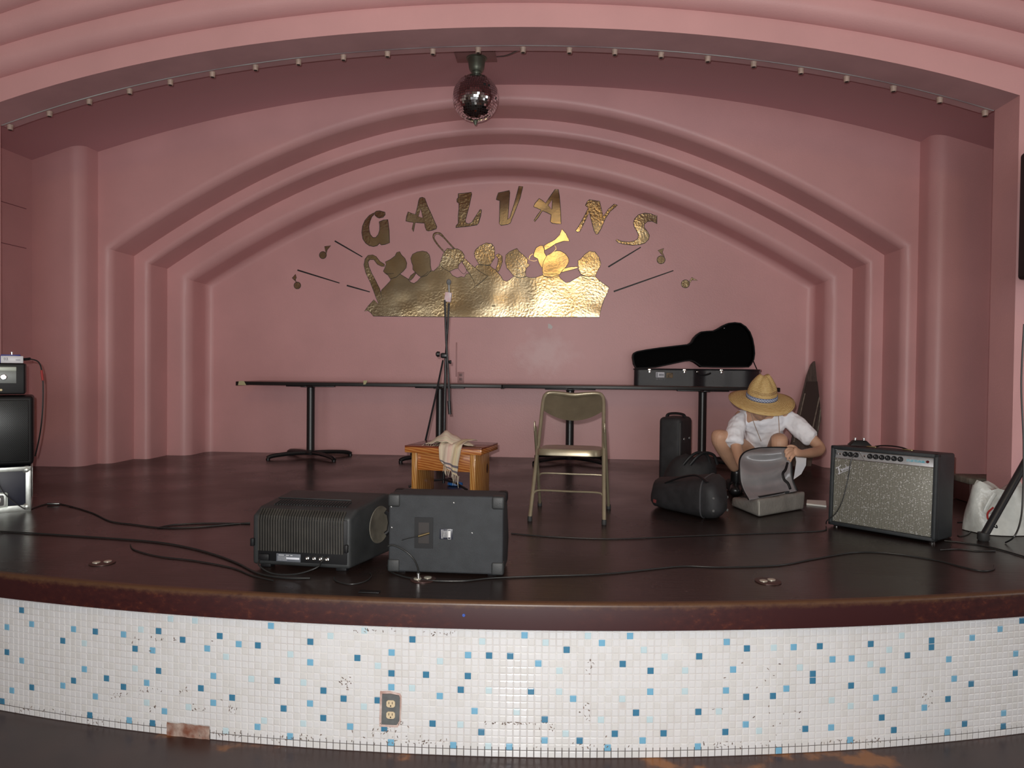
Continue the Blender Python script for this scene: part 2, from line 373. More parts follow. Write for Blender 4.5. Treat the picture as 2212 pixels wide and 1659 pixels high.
# ------------------------------------------------------------------ stage floor, worn edge, mosaic front
RL = 9.03; YC = 2.7208 + RL
def arc_y(x, off=0.0): return YC + off - math.sqrt(RL * RL - x * x)
bm = BM(); xs = [-5.4 + 10.8 * i / 120 for i in range(121)]
def lipring(dy, z): return [(x, arc_y(x, dy), z) for x in xs]
rows = [[(x, 7.7, 0) for x in xs], lipring(0.030, 0.0)]
grid_surf(bm, rows)
obj('floor_stage', bm, m_floor, kind='structure')
bm = BM()
rows = [lipring(0.030, 0.0)] + [lipring(0.014 * (1 - math.sin(a)), -0.014 * (1 - math.cos(a))) for a in [math.pi / 2 * k / 5 for k in range(6)]] + [lipring(0.0, -0.1055), lipring(0.12, -0.1055)]
grid_surf(bm, rows); obj('trim_4', bm, m_lip, kind='structure')
# mosaic
PT = 0.0282; YT = 0.0786
def on_tile(px, py):
    d = ray(px, py); cx0, cy0 = CAMP.x, CAMP.y - (YC + YT)
    a = d.x ** 2 + d.y ** 2; b_ = 2 * (d.x * cx0 + d.y * cy0); c_ = cx0 ** 2 + cy0 ** 2 - RL * RL
    t = (-b_ - math.sqrt(b_ * b_ - 4 * a * c_)) / (2 * a); p = CAMP + d * t
    return RL * math.asin(p.x / RL), p.z
def tp(s_, z, out=0.0):
    a = s_ / RL; r = RL + out; return (r * math.sin(a), YC + YT - r * math.cos(a), z)
S0 = on_tile(1123, 1600)[0] % PT
blue = {}
def addb(lst, ox, oy, sc, code):
    for x, y in lst:
        s_, z = on_tile(ox + x / sc, oy + y / sc); blue[(math.floor((s_ - S0) / PT), math.floor((z - ZB) / PT))] = code
addb([(1113,468),(1270,478),(920,543),(545,628),(1470,710),(1895,694),(2115,572),(1603,852),(1940,873),(1232,1035),(1685,1115),(1440,1180),(1980,1140),(960,1010),(885,775)], 0, 1180, 2.989, 2)
addb([(128,545),(905,615),(1315,628),(1592,577),(622,742),(213,770),(1960,670),(2094,708),(1408,805),(440,910),(941,932),(1403,938),(1820,983),(1126,1070),(125,1030),(755,1145),(1447,1212),(1677,1120),(1997,1120),(935,1290)], 740, 1180, 2.989, 2)
addb([(563,660),(1420,583),(1336,673),(737,793),(1210,770),(18,810),(20,940),(237,1075),(1075,1045),(950,1005),(495,1190)], 1480, 1180, 3.022, 2)
addb([(31,521),(195,502),(474,535),(804,569),(996,672),(1352,659),(1558,632),(1767,511),(1983,745),(133,736),(551,790),(1393,835),(411,893),(962,880),(71,926),(627,965),(1077,1061),(1393,1008),(1985,1007),(1645,1158),(1858,1218),(852,1117)], 0, 1180, 2.989, 3)
addb([(1177,581),(303,687),(1682,625),(1870,579),(806,705),(1269,763),(304,907),(619,965),(849,1062),(1496,987),(2001,938),(34,1160),(304,1262),(708,1280),(1077,1294),(1305,1252),(1949,1252),(1720,1298)], 740, 1180, 2.989, 3)
addb([(249,623),(696,658),(955,737),(1083,735),(1888,598),(2069,543),(2140,709),(1730,738),(292,804),(1288,814),(1763,866),(1365,937),(244,940),(646,927),(1241,990),(1560,1055),(2060,1103),(415,1160),(938,1182),(1715,1218),(97,1305),(631,1328),(1062,1264)], 1480, 1180, 3.022, 3)
addb([(127,413),(621,551),(406,608),(1035,548),(1191,603),(883,660),(1434,579),(1682,637),(1983,611),(34,681),(1034,803),(481,862),(700,851),(810,902),(1312,915),(1811,863),(2071,925),(1518,975),(205,905),(1813,1040),(2072,1101),(8,997),(590,1085),(1003,1137),(2200,980)], 0, 1180, 2.989, 4)
addb([(440,600),(79,719),(303,818),(530,829),(944,709),(1082,713),(1454,673),(1820,760),(2003,803),(805,840),(757,927),(1217,940),(212,991),(1308,1120),(572,1140),(257,1170),(892,1197),(1906,1073),(1536,1257),(1767,1210),(2086,1205)], 740, 1180, 2.989, 4)
addb([(382,666),(111,718),(871,650),(1211,640),(1615,615),(1614,659),(1453,713),(822,832),(821,875),(1079,914),(377,980),(555,975),(1721,998),(1877,900),(2138,834),(104,1080),(1277,1119),(1829,1163),(767,1190),(1356,1201),(280,1209),(2090,1183),(2205,487)], 1480, 1180, 3.022, 4)
hole = [on_tile(367, 1562), on_tile(447, 1600)]; h0 = math.floor((hole[0][0] - S0) / PT); h1 = math.floor((hole[1][0] - S0) / PT)
miss = {(i, j) for i in range(h0, h1 + 1) for j in (0, 1)}; blk = tuple(math.floor(v) for v in ((on_tile(1348, 1526)[0] - S0) / PT, (on_tile(1348, 1526)[1] - ZB) / PT))
me_v = []; me_f = []; me_m = []; rnd = random.Random(3)
for i in range(int(-5.0 / PT), int(5.0 / PT)):
    for j in range(20):
        if (i, j) in miss or (i, j) == blk: continue
        s0 = S0 + i * PT + 0.0011; s1 = S0 + (i + 1) * PT - 0.0011; z0 = ZB + j * PT + 0.0011; z1 = z0 + PT - 0.0022
        k = len(me_v); o_ = rnd.uniform(-0.0003, 0.0003); t1 = rnd.uniform(-0.0002, 0.0002); t2 = rnd.uniform(-0.0002, 0.0002); g = 0.0008
        me_v += [tp(s0, z0, 0), tp(s1, z0, 0), tp(s1, z1, 0), tp(s0, z1, 0)]
        me_v += [tp(s0 + g, z0 + g, 0.0024 + o_ - t1 - t2), tp(s1 - g, z0 + g, 0.0024 + o_ + t1 - t2), tp(s1 - g, z1 - g, 0.0024 + o_ + t1 + t2), tp(s0 + g, z1 - g, 0.0024 + o_ - t1 + t2)]
        g2 = g + 0.0022; me_v += [tp(s0 + g2, z0 + g2, 0.0034 + o_ - t1 - t2), tp(s1 - g2, z0 + g2, 0.0034 + o_ + t1 - t2), tp(s1 - g2, z1 - g2, 0.0034 + o_ + t1 + t2), tp(s0 + g2, z1 - g2, 0.0034 + o_ - t1 + t2)]
        me_f += [(k + 8, k + 9, k + 10, k + 11)]
        for q0 in (0, 4): me_f += [(k + q0, k + q0 + 1, k + q0 + 5, k + q0 + 4), (k + q0 + 1, k + q0 + 2, k + q0 + 6, k + q0 + 5), (k + q0 + 2, k + q0 + 3, k + q0 + 7, k + q0 + 6), (k + q0 + 3, k + q0, k + q0 + 4, k + q0 + 7)]
        me_m += [blue.get((i, j), 1 if rnd.random() < 0.3 else 0)] * 9
me = bpy.data.meshes.new('wall_stage_front'); 
def gr(z0, z1, mi):
    n = 160
    for i in range(n):
        a = -5.2 + 10.4 * i / n; c_ = -5.2 + 10.4 * (i + 1) / n; k = len(me_v); me_v.extend([tp(a, z0, 0.0006), tp(c_, z0, 0.0006), tp(c_, z1, 0.0006), tp(a, z1, 0.0006)]); me_f.append((k, k + 1, k + 2, k + 3)); me_m.append(mi)
gr(ZB - 0.01, ZB + 1.45 * PT, 6); gr(ZB + 1.45 * PT, -0.09, 5)
me.from_pydata(me_v, [], me_f); me.polygons.foreach_set('material_index', me_m)
for m in m_tile + [m_grout, m_grout_dark]: me.materials.append(m)
o = bpy.data.objects.new('wall_stage_front', me); COL.objects.link(o); tag(o, kind='structure'); MW[o.name] = Matrix.Identity(4)
# bare plaster where tiles are missing
bm = BM()
ss = [S0 + (h0 + (h1 + 1 - h0) * i / 12) * PT for i in range(13)]
grid_surf(bm, [[tp(a, ZB + 2 * PT * j / 4 + (0.0 if j in (0,) else rnd.uniform(-0.002, 0.002)), 0.003 + rnd.uniform(0, 0.004)) for a in ss] for j in range(5)])
obj('trim_5', bm, m_plaster, kind='structure')
# grime smears on the mosaic (thin crusts of old glue and dirt)
m_grime = mat('brown_glue_grime', (0.26, 0.20, 0.17), 0.8, vcol=(0.10, 0.07, 0.06), vscale=40)
bm = BM(); rg = random.Random(11)
def smear(px, py, wx, wy, n):
    for _ in range(n):
        s_, z = on_tile(px + rg.gauss(0, wx), py + rg.gauss(0, wy)); 
        if z < ZB + 0.004: continue
        a = rg.uniform(0, 3.14); l1 = rg.uniform(0.002, 0.007); l2 = rg.uniform(0.001, 0.0028)
        pts = [tp(s_ + l1 * math.cos(t) * math.cos(a) - l2 * math.sin(t) * math.sin(a), z + l1 * math.cos(t) * math.sin(a) + l2 * math.sin(t) * math.cos(a), 0.0042) for t in [k * math.pi / 3 for k in range(6)]]
        bm.faces.new([bm.verts.new(p) for p in pts])
for a in ((350, 1378, 40, 8, 14), (258, 1500, 10, 6, 8), (310, 1490, 16, 4, 10), (400, 1495, 6, 5, 5), (500, 1540, 10, 12, 8), (748, 1472, 7, 8, 16), (800, 1362, 30, 2, 12), (960, 1367, 26, 2, 12), (840, 1580, 30, 10, 26), (860, 1563, 12, 4, 6), (1110, 1562, 36, 1.5, 26), (1265, 1540, 8, 12, 10), (1274, 1434, 6, 10, 9), (1190, 1570, 10, 6, 8), (150, 1560, 60, 4, 20), (90, 1532, 50, 3, 10), (480, 1585, 40, 4, 16), (640, 1592, 50, 5, 24), (900, 1600, 60, 5, 24), (1250, 1605, 60, 6, 14), (1600, 1608, 60, 5, 22), (1850, 1600, 60, 4, 26), (2000, 1505, 8, 10, 9), (1660, 1470, 30, 30, 8), (1700, 1560, 100, 20, 12), (340, 1530, 6, 6, 6), (440, 1530, 20, 3, 8)): smear(*a)
obj('trim_6', bm, m_grime, kind='structure', recalc=False)
# ------------------------------------------------------------------ the hall in front of the stage
bm = BM(); box(bm, (0, -0.2, ZB - 0.05), (15.2, 9.9, 0.1)); obj('floor', bm, m_hall, kind='structure')
m_hw = mat('hall_wall_cream', (0.60, 0.52, 0.46), 0.7)
bm = BM(); box(bm, (0, -0.35, 4.25), (15.2, 9.6, 0.1)); obj('ceiling', bm, mat('hall_ceiling_tan', (0.62, 0.56, 0.50), 0.8), kind='structure')
bm = BM(); box(bm, (-7.3, -0.3, 1.8), (0.1, 9.6, 5.0)); obj('wall_hall_left', bm, m_hw, kind='structure')
bm = BM(); box(bm, (7.3, -0.3, 1.8), (0.1, 9.6, 5.0)); obj('wall_hall_right', bm, m_hw, kind='structure')
bm = BM(); box(bm, (0, -5.1, 1.8), (14.6, 0.1, 5.0)); obj('wall_hall_back', bm, m_hw, kind='structure')
# ------------------------------------------------------------------ gold foil sign on the back wall
m_gold = bpy.data.materials.new('crinkled_gold_foil'); m_gold.use_nodes = True
nt = m_gold.node_tree; b = nt.nodes['Principled BSDF']; b.inputs['Metallic'].default_value = 1.0; b.inputs['Roughness'].default_value = 0.20
pos, s = posnodes(nt)
nz = N(nt, 'ShaderNodeTexNoise', Scale=3.0, Detail=3.0); nt.links.new(pos, nz.inputs[0])
c = ramp(nt, nz.outputs[0], [(0.35, (0.50, 0.37, 0.20)), (0.65, (0.58, 0.49, 0.32))]); nt.links.new(c, b.inputs['Base Color'])
n1 = N(nt, 'ShaderNodeTexNoise', Scale=2.4, Detail=1.0); nt.links.new(pos, n1.inputs[0])
n2 = N(nt, 'ShaderNodeTexNoise', Scale=42.0, Detail=4.0); nt.links.new(pos, n2.inputs[0])
msk = N(nt, 'ShaderNodeTexNoise', Scale=1.7, Detail=1.0); nt.links.new(pos, msk.inputs[0])
hgt = mth(nt, 'ADD', mth(nt, 'MULTIPLY', n1.outputs[0], 2.2), mth(nt, 'MULTIPLY', n2.outputs[0], mth(nt, 'MULTIPLY', ramp(nt, msk.outputs[0], [(0.42, (0.15, 0.15, 0.15)), (0.62, (1, 1, 1))]), 0.30)))
bp = N(nt, 'ShaderNodeBump', Strength=0.5, Distance=0.02); nt.links.new(hgt, bp.inputs['Height']); nt.links.new(bp.outputs[0], b.inputs['Normal'])
m_black = mat('black_outline_paint', (0.012, 0.010, 0.010), 0.5)
YW = YL[0]
def wpts(lst, ox, oy, sc, lift=0.0): return [onY(ox + x / sc, oy + y / sc, YW - lift) for x, y in lst]
SQ = (Vector((0, 1, 0)), 0.45)
def outline(bm, pts, r=0.0033): tube(bm, pts, r, 6, closed=True, flat=SQ)
def foil_thing(name, loops, label, cat, group=None, smooth_curve=True):
    root = thing(name, onY(1050, 690, YW), label, cat, group=group)
    c = sum(loops[0], Vector()) / len(loops[0]); root.location = (c.x, YW, min(p.z for p in loops[0])); MW[root.name] = Matrix.Translation(root.location)
    bm = BM(); prism(bm, loops, (0, 0.005, 0)); obj('foil_face', bm, m_gold, root, world=True)
    bm = BM()
    for l in loops: outline(bm, l)
    obj('outline', bm, m_black, root, world=True, label='thin black painted outline')
    return root
ZA = (770, 390, 6.506); ZB_ = (1060, 390, 5.821)
letters = [
 ('G', ZA, [[(245,455),(180,490),(120,560),(85,640),(75,730),(90,820),(130,880),(180,915),(240,928),(290,915),(325,880),(350,905),(400,898),(465,875),(460,700),(440,548),(380,555),(318,580),(328,640),(325,700),(305,760),(270,800),(230,800),(195,760),(178,700),(175,640),(190,570),(215,510),(245,480)]]),
 ('A', ZA, [[(890,245),(925,235),(960,250),(1000,360),(1060,490),(1130,650),(1120,680),(1060,700),(1010,708),(985,700),(965,650),(955,598),(860,592),(825,590),(812,650),(800,720),(782,680),(803,590),(740,580),(695,570),(705,500),(725,440),(780,465),(830,475),(860,360),(875,280)],[(905,395),(935,525),(865,505)]]),
 ('L', ZA, [[(1430,185),(1500,180),(1615,165),(1620,190),(1590,330),(1560,450),(1530,560),(1535,590),(1570,610),(1620,590),(1690,480),(1740,405),(1758,410),(1745,500),(1715,600),(1690,625),(1560,645),(1395,660),(1400,635),(1430,600),(1430,500),(1440,400),(1440,320),(1412,300),(1412,260),(1430,240)]]),
 ('V', ZB_, [[(95,155),(235,125),(240,150),(225,350),(213,490),(240,470),(300,280),(355,70),(405,75),(370,220),(300,400),(245,535),(215,550),(130,565),(108,540),(112,400),(115,255),(70,240),(80,200)]]),
 ('A', ZB_, [[(810,110),(850,112),(865,200),(880,400),(885,545),(830,545),(770,535),(750,515),(760,430),(700,400),(650,380),(600,460),(552,518),(545,500),(590,430),(635,372),(580,345),(540,330),(555,290),(610,225),(650,250),(690,285),(740,210)],[(775,240),(768,365),(720,310)]]),
 ('N', ZB_, [[(1240,240),(1370,262),(1385,330),(1415,450),(1480,360),(1550,297),(1595,310),(1570,330),(1500,390),(1440,480),(1390,600),(1350,670),(1325,675),(1300,630),(1270,520),(1240,400),(1200,480),(1120,640),(1090,648),(1068,630),(1110,570),(1170,460),(1228,345),(1190,310),(1215,265)]]),
 ('S', ZB_, [[(2090,440),(2090,545),(2030,510),(1970,515),(1930,550),(1930,590),(1970,640),(1995,690),(1985,740),(1940,785),(1880,805),(1780,812),(1680,800),(1600,780),(1575,750),(1585,740),(1650,765),(1740,773),(1810,760),(1850,730),(1860,690),(1840,640),(1805,580),(1795,530),(1810,480),(1860,430),(1940,408),(2020,420),(2050,435)]])]
LL = ['gold foil letter G, first and leftmost of the wall lettering', 'gold foil letter A between the G and the L on the pink wall', 'gold foil letter L with a curled foot on the pink wall', 'gold foil letter V, middle letter above the band cutout', 'bright gold foil letter A between the V and the N', 'gold foil letter N with a slanting stroke above the rightmost head', 'curly gold foil letter S, last and rightmost of the lettering']
for (ch, z, loops), lab in zip(letters, LL):
    r = foil_thing('gold_letter', [wpts(l, *z, lift=0.005) for l in loops], lab, 'letter', 'gold lettering on the back wall')
    if ch == 'G':
        l = wpts([(250,455),(280,430),(325,425),(400,445),(403,480),(375,515),(320,528),(290,515),(262,490)], *ZA, lift=0.005)
        bm = BM(); prism(bm, [l], (0, 0.005, 0)); obj('serif', bm, m_gold, r, world=True)
        bm = BM(); outline(bm, l); obj('outline', bm, m_black, r, world=True, label='thin black painted outline')
# the band: one cutout with figures and instruments
ZC = (770, 490, 7.9); ZD = (1030, 490, 7.373)
def cd(l): return [onY(770 + x / 7.9, 490 + y / 7.9, YW) for x, y in l]
def dd(l): return [onY(1030 + x / 7.373, 490 + y / 7.373, YW) for x, y in l]
band = thing('band_silhouette', onY(1050, 686, YW), 'large gold foil cutout of seven jazz musicians with horns', 'wall art')
def bpart(name, pts, lift, label=None, ol=True, holes=()):
    loops = [[p + Vector((0, -lift, 0)) for p in l] for l in [pts] + list(holes)]
    bm = BM(); prism(bm, loops, (0, 0.004, 0)); f = obj(name, bm, m_gold, band, world=True, label=label)
    if ol:
        bm = BM()
        for l in loops: outline(bm, l, 0.0027)
        obj('outline', bm, m_black, f, world=True) if False else obj('outline', bm, m_black, band, world=True, label='thin black outline stroke')
    return f
body = cd([(290,1525),(250,1470),(200,1430),(140,1440),(205,1350),(300,1245),(372,1320),(395,1200),(430,1080),(500,1010),(575,930),(600,870),(750,810),(880,890),(930,950),(985,965),(1040,930),(1110,850),(1200,800),(1290,750),(1320,755),(1380,700),(1420,650),(1590,765),(1640,830),(1720,870),(1790,850),(1840,862),(1880,800),(1960,800),(2050,660)]) + \
       dd([(40,600),(210,610),(230,640),(300,690),(380,780),(420,850),(480,870),(530,840),(590,790),(690,815),(790,790),(830,810),(930,810),(1050,770),(1300,770),(1340,830),(1420,890),(1480,880),(1560,830),(1650,780),(1890,790),(1930,840),(2010,900),(2105,965),(2080,1050),(2030,1150),(1980,1290),(1950,1440),(1000,1437),(0,1440)])
bpart('shoulders_panel', body, 0.005)
bpart('saxophone', cd([(480,640),(400,590),(340,510),(280,480),(200,490),(150,550),(130,650),(160,780),(240,950),(290,1080),(330,1190),(375,1310),(430,1180),(400,1060),(330,920),(260,790),(215,680),(200,600),(230,560),(300,560),(360,640),(430,675),(480,675)]), 0.0065, 'gold saxophone curve')
heads = [cd([(495,600),(580,560),(660,500),(690,440),(740,425),(770,480),(830,540),(862,620),(850,700),(800,760),(740,810),(680,860),(580,890),(545,830),(490,790),(462,760),(490,700),(510,640)]),
 cd([(930,540),(960,470),(1040,430),(1130,415),(1200,430),(1245,480),(1262,560),(1265,660),(1280,740),(1200,830),(1110,860),(1060,830),(1020,790),(965,730),(965,660),(945,610)]),
 cd([(1550,370),(1640,380),(1720,375),(1800,420),(1845,490),(1840,560),(1790,600),(1745,650),(1735,710),(1680,720),(1590,765),(1500,720),(1420,650),(1450,560),(1480,470),(1520,410)]),
 dd([(10,340),(60,300),(150,258),(240,270),(280,330),(285,400),(280,440),(290,490),(250,550),(210,620),(40,605),(-20,500),(-40,430),(-20,370)]),
 dd([(455,560),(465,450),(520,400),(590,365),(640,345),(670,390),(740,450),(790,500),(810,530),(805,580),(845,610),(790,660),(775,720),(780,800),(690,815),(590,790),(540,720),(480,660)]),
 dd([(1050,570),(1080,490),(1150,440),(1260,385),(1330,385),(1410,430),(1460,500),(1465,560),(1430,630),(1370,690),(1320,760),(1200,800),(1060,790),(1045,700)]),
 dd([(1610,540),(1660,510),(1720,440),(1790,390),(1880,400),(1940,480),(1975,580),(1960,640),(1910,720),(1890,790),(1780,800),(1660,760),(1625,690),(1615,620)])]
for h in heads: bpart('head', h, 0.008)
bpart('trumpet_player_arm', dd([(945,335),(1000,305),(1050,300),(1070,350),(1075,410),(1110,470),(1060,560),(1040,660),(990,580),(970,510),(910,480),(905,440),(925,380)]), 0.0095)
bpart('trumpet', dd([(1070,300),(1140,260),(1240,210),(1320,130),(1355,40),(1420,110),(1475,230),(1380,230),(1260,270),(1170,330),(1080,380)]), 0.0105, 'gold trumpet with flared bell')
bpart('flute', dd([(1320,725),(1400,660),(1500,640),(1610,635),(1605,660),(1500,690),(1330,730)]), 0.007)
bpart('horn', dd([(300,450),(350,430),(405,470),(410,550),(380,650),(345,720),(300,690),(330,600),(345,510),(320,480)]), 0.007)
bpart('clarinet', cd([(890,900),(930,830),(1000,780),(1020,790),(970,870),(925,915)]), 0.006)
bpart('trombone_bell', cd([(1810,600),(1855,545),(1950,640),(2100,760),(2215,830),(2245,838),(2150,930),(2005,1040),(2020,960),(1970,860),(1880,730)]), 0.010, 'gold trombone bell')
def ribbon(bm, pts, r, lift): tube(bm, [p + Vector((0, -lift, 0)) for p in crom(pts, 6)], r, 6, flat=(Vector((0, 1, 0)), 0.12))
bm = BM(); ribbon(bm, cd([(1500,430),(1400,320),(1330,220),(1312,160),(1350,110),(1420,115),(1500,190),(1600,300),(1670,375)]), 0.0085, 0.004); obj('trombone_slide', bm, m_gold, band, world=True)
bm = BM()
for dx in (-13, 13):
    pts = crom([onY(770 + (x + (dx if k > 4 else -dx * 0.9)) / 7.9, 490 + (y - abs(dx) * (1 if k in (3, 4, 5) else 0) * (1 if dx > 0 else -1)) / 7.9, YW - 0.005) for k, (x, y) in enumerate([(1500,430),(1400,320),(1330,220),(1316,160),(1350,112),(1420,117),(1500,190),(1600,300),(1670,375)])], 6)
    tube(bm, pts, 0.0022, 5, flat=SQ)
for l in ([(1740,610),(1700,640),(1735,710),(1820,800),(1870,770),(1870,700),(1800,610)], [(2005,1040),(2110,900),(2240,838)], [(500,800),(560,802),(640,797)], [(1110,850),(1180,810),(1230,760)]):
    b2 = BM(); tube(b2, crom(cd(l), 5) if len(l) > 3 else crom([p + Vector((0, -0.009, 0)) for p in cd(l)], 5), 0.0022, 5, flat=SQ); obj('drawn_line', b2, m_black, band, world=True)
for l in ([(1060,745),(1180,755),(1310,745)], [(1060,790),(1190,815),(1310,790)], [(1660,765),(1770,795),(1890,765)], [(1665,790),(1770,840),(1890,825)], [(590,775),(690,750),(775,720)], [(590,790),(690,815),(785,790)], [(1610,690),(1680,735),(1750,715)], [(40,600),(130,612),(215,605)]):
    b2 = BM(); tube(b2, crom([p + Vector((0, -0.0125, 0)) for p in dd(l)], 5), 0.0018, 5, flat=SQ); obj('drawn_line', b2, m_black, band, world=True)
obj('slide_outline', bm, m_black, band, world=True, label='thin black outline strokes of the trombone slide')
bm = BM(); ribbon(bm, dd([(1240,300),(1262,345),(1230,395),(1170,440),(1115,465)]), 0.004, 0.012); obj('trumpet_tubing', bm, m_gold, band, world=True)
bm = BM(); ribbon(bm, dd([(830,510),(850,460),(890,430)]), 0.006, 0.006); ribbon(bm, dd([(790,490),(850,530),(910,545),(960,530)]), 0.0022, 0.006); obj('mouthpiece', bm, m_gold, band, world=True)
# small bare spots where foil has flaked off the cutout
bm = BM(); prism(bm, [[p + Vector((0, -0.0005, 0)) for p in wpts([(1365,1290),(1460,1230),(1440,1300),(1405,1368)], *ZC, lift=0.006)]], (0, 0.001, 0)); m_fl = mat('yellowed_bare_spot', (0.62, 0.50, 0.28), 0.6); obj('flaked_spot', bm, m_fl, band, world=True); bm = BM(); prism(bm, [wpts([(235,1245),(290,1240),(300,1270),(245,1278)], *ZD, lift=0.0065)], (0, 0.001, 0)); obj('flaked_spot', bm, m_fl, band, world=True)
# rays and notes
for a, c_, sc_, lab in (((545,710),(808,862),0,'black ray line pointing down at the sax player, upper left'), ((188,988),(590,1112),0,'long black ray line left of the band cutout, lower left'), ((660,1135),(880,1197),0,'short black ray dash nearest the saxophone'), ((1168,958),(1478,770),1,'black ray line under the letter S, upper right'), ((1220,1193),(1790,993),1,'long black ray line right of the band cutout, lower right')):
    ox = 1050 if sc_ else 600; p0 = onY(ox + a[0] / 4.424, 360 + a[1] / 4.423, YW - 0.002); p1 = onY(ox + c_[0] / 4.424, 360 + c_[1] / 4.423, YW - 0.002)
    bm = BM(); tube(bm, [p0, (p0 + p1) / 2, p1], [0.009, 0.008, 0.006], 6, flat=(Vector((0, 1, 0)), 0.25)); obj('ray_line', bm, m_black, label=lab, cat='line', group='painted rays beside the band cutout')
def note(ox, cen, r, flag, lab):
    c0 = onY(ox + cen[0] / 4.424, 360 + cen[1] / 4.423, YW - 0.004); rr = r / 4.424 * 7.4 / FPX * 1.02
    root = thing('music_note', (c0.x, YW, c0.z - rr), lab, 'wall art', group='gold music notes around the band cutout')
    disc = [c0 + Vector((rr * math.cos(t), 0, rr * math.sin(t))) for t in [k * math.pi / 10 for k in range(20)]]; fl_ = [onY(ox + x / 4.424, 360 + y / 4.423, YW - 0.005) for x, y in flag]
    bm = BM(); prism(bm, [disc], (0, 0.004, 0)); obj('note_head', bm, m_gold, root, world=True)
    bm = BM(); prism(bm, [fl_], (0, 0.004, 0)); obj('flag', bm, m_gold, root, world=True)
    bm = BM(); outline(bm, disc, 0.003); outline(bm, fl_, 0.0024); obj('outline', bm, m_black, root, world=True, label='black outline')
note(600, (431, 845), 34, [(447,762),(507,755),(472,795),(463,835),(455,800)], 'gold music note nearest the letter G')
note(600, (187, 1135), 33, [(137,1065),(170,1028),(178,1060),(168,1080),(182,1110),(160,1085)], 'darkened music note lower left, farthest left on the wall')
note(1050, (1672, 890), 37, [(1642,800),(1700,780),(1685,818),(1705,862),(1675,835)], 'gold music note under the right end of the letter S')
note(1050, (1905, 1120), 37, [(1942,1098),(1965,1058),(2022,1088),(1965,1082),(1952,1108)], 'gold music note lower right, farthest right on the wall')
# small white paper scrap stuck under the sign
bm = BM(); prism(bm, [[onY(x, y, YW - 0.002) for x, y in ((1184, 699), (1190, 701), (1194, 706), (1191, 711), (1184, 709))]], (0, 0.0015, 0)); obj('paper_scrap', bm, mat('white_paper', (0.75, 0.73, 0.72), 0.7), label='tiny white paper scrap stuck on the wall under the band cutout', cat='paper')
# ------------------------------------------------------------------ mirror ball and ceiling fittings
m_mirror = mat('mirror_facets', (0.86, 0.88, 0.90), 0.06, metal=1.0); m_gap = mat('dark_facet_gaps', (0.03, 0.03, 0.03), 0.6)
m_motor = mat('olive_grey_metal', (0.16, 0.18, 0.14), 0.45, metal=0.6, var=0.2)
BC = onY(1027.5, 212, 5.75); BR = 0.186
ball = thing('disco_ball', (BC.x, BC.y, BC.z - BR), 'silver mirror ball hanging from the ceiling over the stage', 'disco ball')
bm = BM(); bmesh.ops.create_uvsphere(bm, u_segments=40, v_segments=24, radius=BR - 0.002); bm.transform(Matrix.Translation(BC)); obj('core', bm, m_gap, ball, world=True)
bm = BM(); rows_n = 30; rb = random.Random(5)
for i in range(rows_n):
    th0 = math.pi * (i + 0.5) / rows_n; cnt = max(4, int(2 * math.pi * math.sin(th0) * rows_n / math.pi))
    for j in range(cnt):
        if rb.random() < 0.02: continue
        ph = 2 * math.pi * (j + 0.5) / cnt; c = Vector((math.sin(th0) * math.cos(ph), math.sin(th0) * math.sin(ph), math.cos(th0)))
        e1 = Vector((-math.sin(ph), math.cos(ph), 0)); e2 = c.cross(e1); nrm = (c + e1 * rb.gauss(0, 0.035) + e2 * rb.gauss(0, 0.035)).normalized(); e1 = (e1 - nrm * e1.dot(nrm)).normalized(); e2 = nrm.cross(e1)
        a = BR * math.pi / rows_n * 0.44; w_ = BR * 2 * math.pi * math.sin(th0) / cnt * 0.44; o0 = BC + c * (BR + 0.0005)
        bm.faces.new([bm.verts.new(o0 + e1 * (sx * w_) + e2 * (sy * a)) for sx, sy in ((-1, -1), (1, -1), (1, 1), (-1, 1))])
obj('mirror_facets', bm, m_mirror, ball, world=True, smooth=0, recalc=False)
bm = BM(); lathe(bm, [(0.008, -0.03), (0.012, -0.02), (0.022, 0.0), (0.03, 0.012)], (BC.x, BC.y, BC.z - BR), 12); obj('bottom_finial', bm, m_motor, ball, world=True)
ztop = BC.z + BR
bm = BM(); lathe(bm, [(0.03, 0.0), (0.012, 0.012), (0.006, 0.03), (0.006, 0.06)], (BC.x, BC.y, ztop - 0.006), 12); obj('hanger', bm, m_motor, ball, world=True)
zc = 3.4462 - 0.0408 * BC.x ** 2
mot = thing('ball_motor', (BC.x + 0.005, BC.y, zc - 0.13), 'dark metal motor cup above the mirror ball, fixed to the ceiling', 'motor')
bm = BM(); lathe(bm, [(0.045, 0.0), (0.055, 0.01), (0.062, 0.03), (0.066, 0.06), (0.072, 0.1), (0.084, 0.105), (0.084, 0.12)], (BC.x + 0.005, BC.y, zc - 0.122), 20); obj('housing', bm, m_motor, mot, world=True)
bm = BM(); lathe(bm, [(0.03, 0.0), (0.035, 0.012), (0.035, 0.03)], (BC.x + 0.005, BC.y, zc - 0.145), 14); obj('gear_cap', bm, m_motor, mot, world=True)
bm = BM(); box(bm, (BC.x + 0.0, BC.y - 0.02, zc - 0.006), (0.33, 0.20, 0.010), 0.002)
for sx in (-1, 1): box(bm, (BC.x + sx * 0.158, BC.y - 0.13, zc - 0.012), (0.006, 0.24, 0.006))
obj('mounting_board', bm, mat('plum_mounting_board', (0.36, 0.19, 0.19), 0.6), mot, world=True)
bm = BM(); p0 = Vector((BC.x + 0.172, BC.y - 0.02, zc - 0.010)); p1 = onY(1130, 106, 5.03); tube(bm, crom([p0, p0.lerp(p1, 0.4) + Vector((0, 0, -0.012)), p0.lerp(p1, 0.8), p1], 6), 0.005, 6)
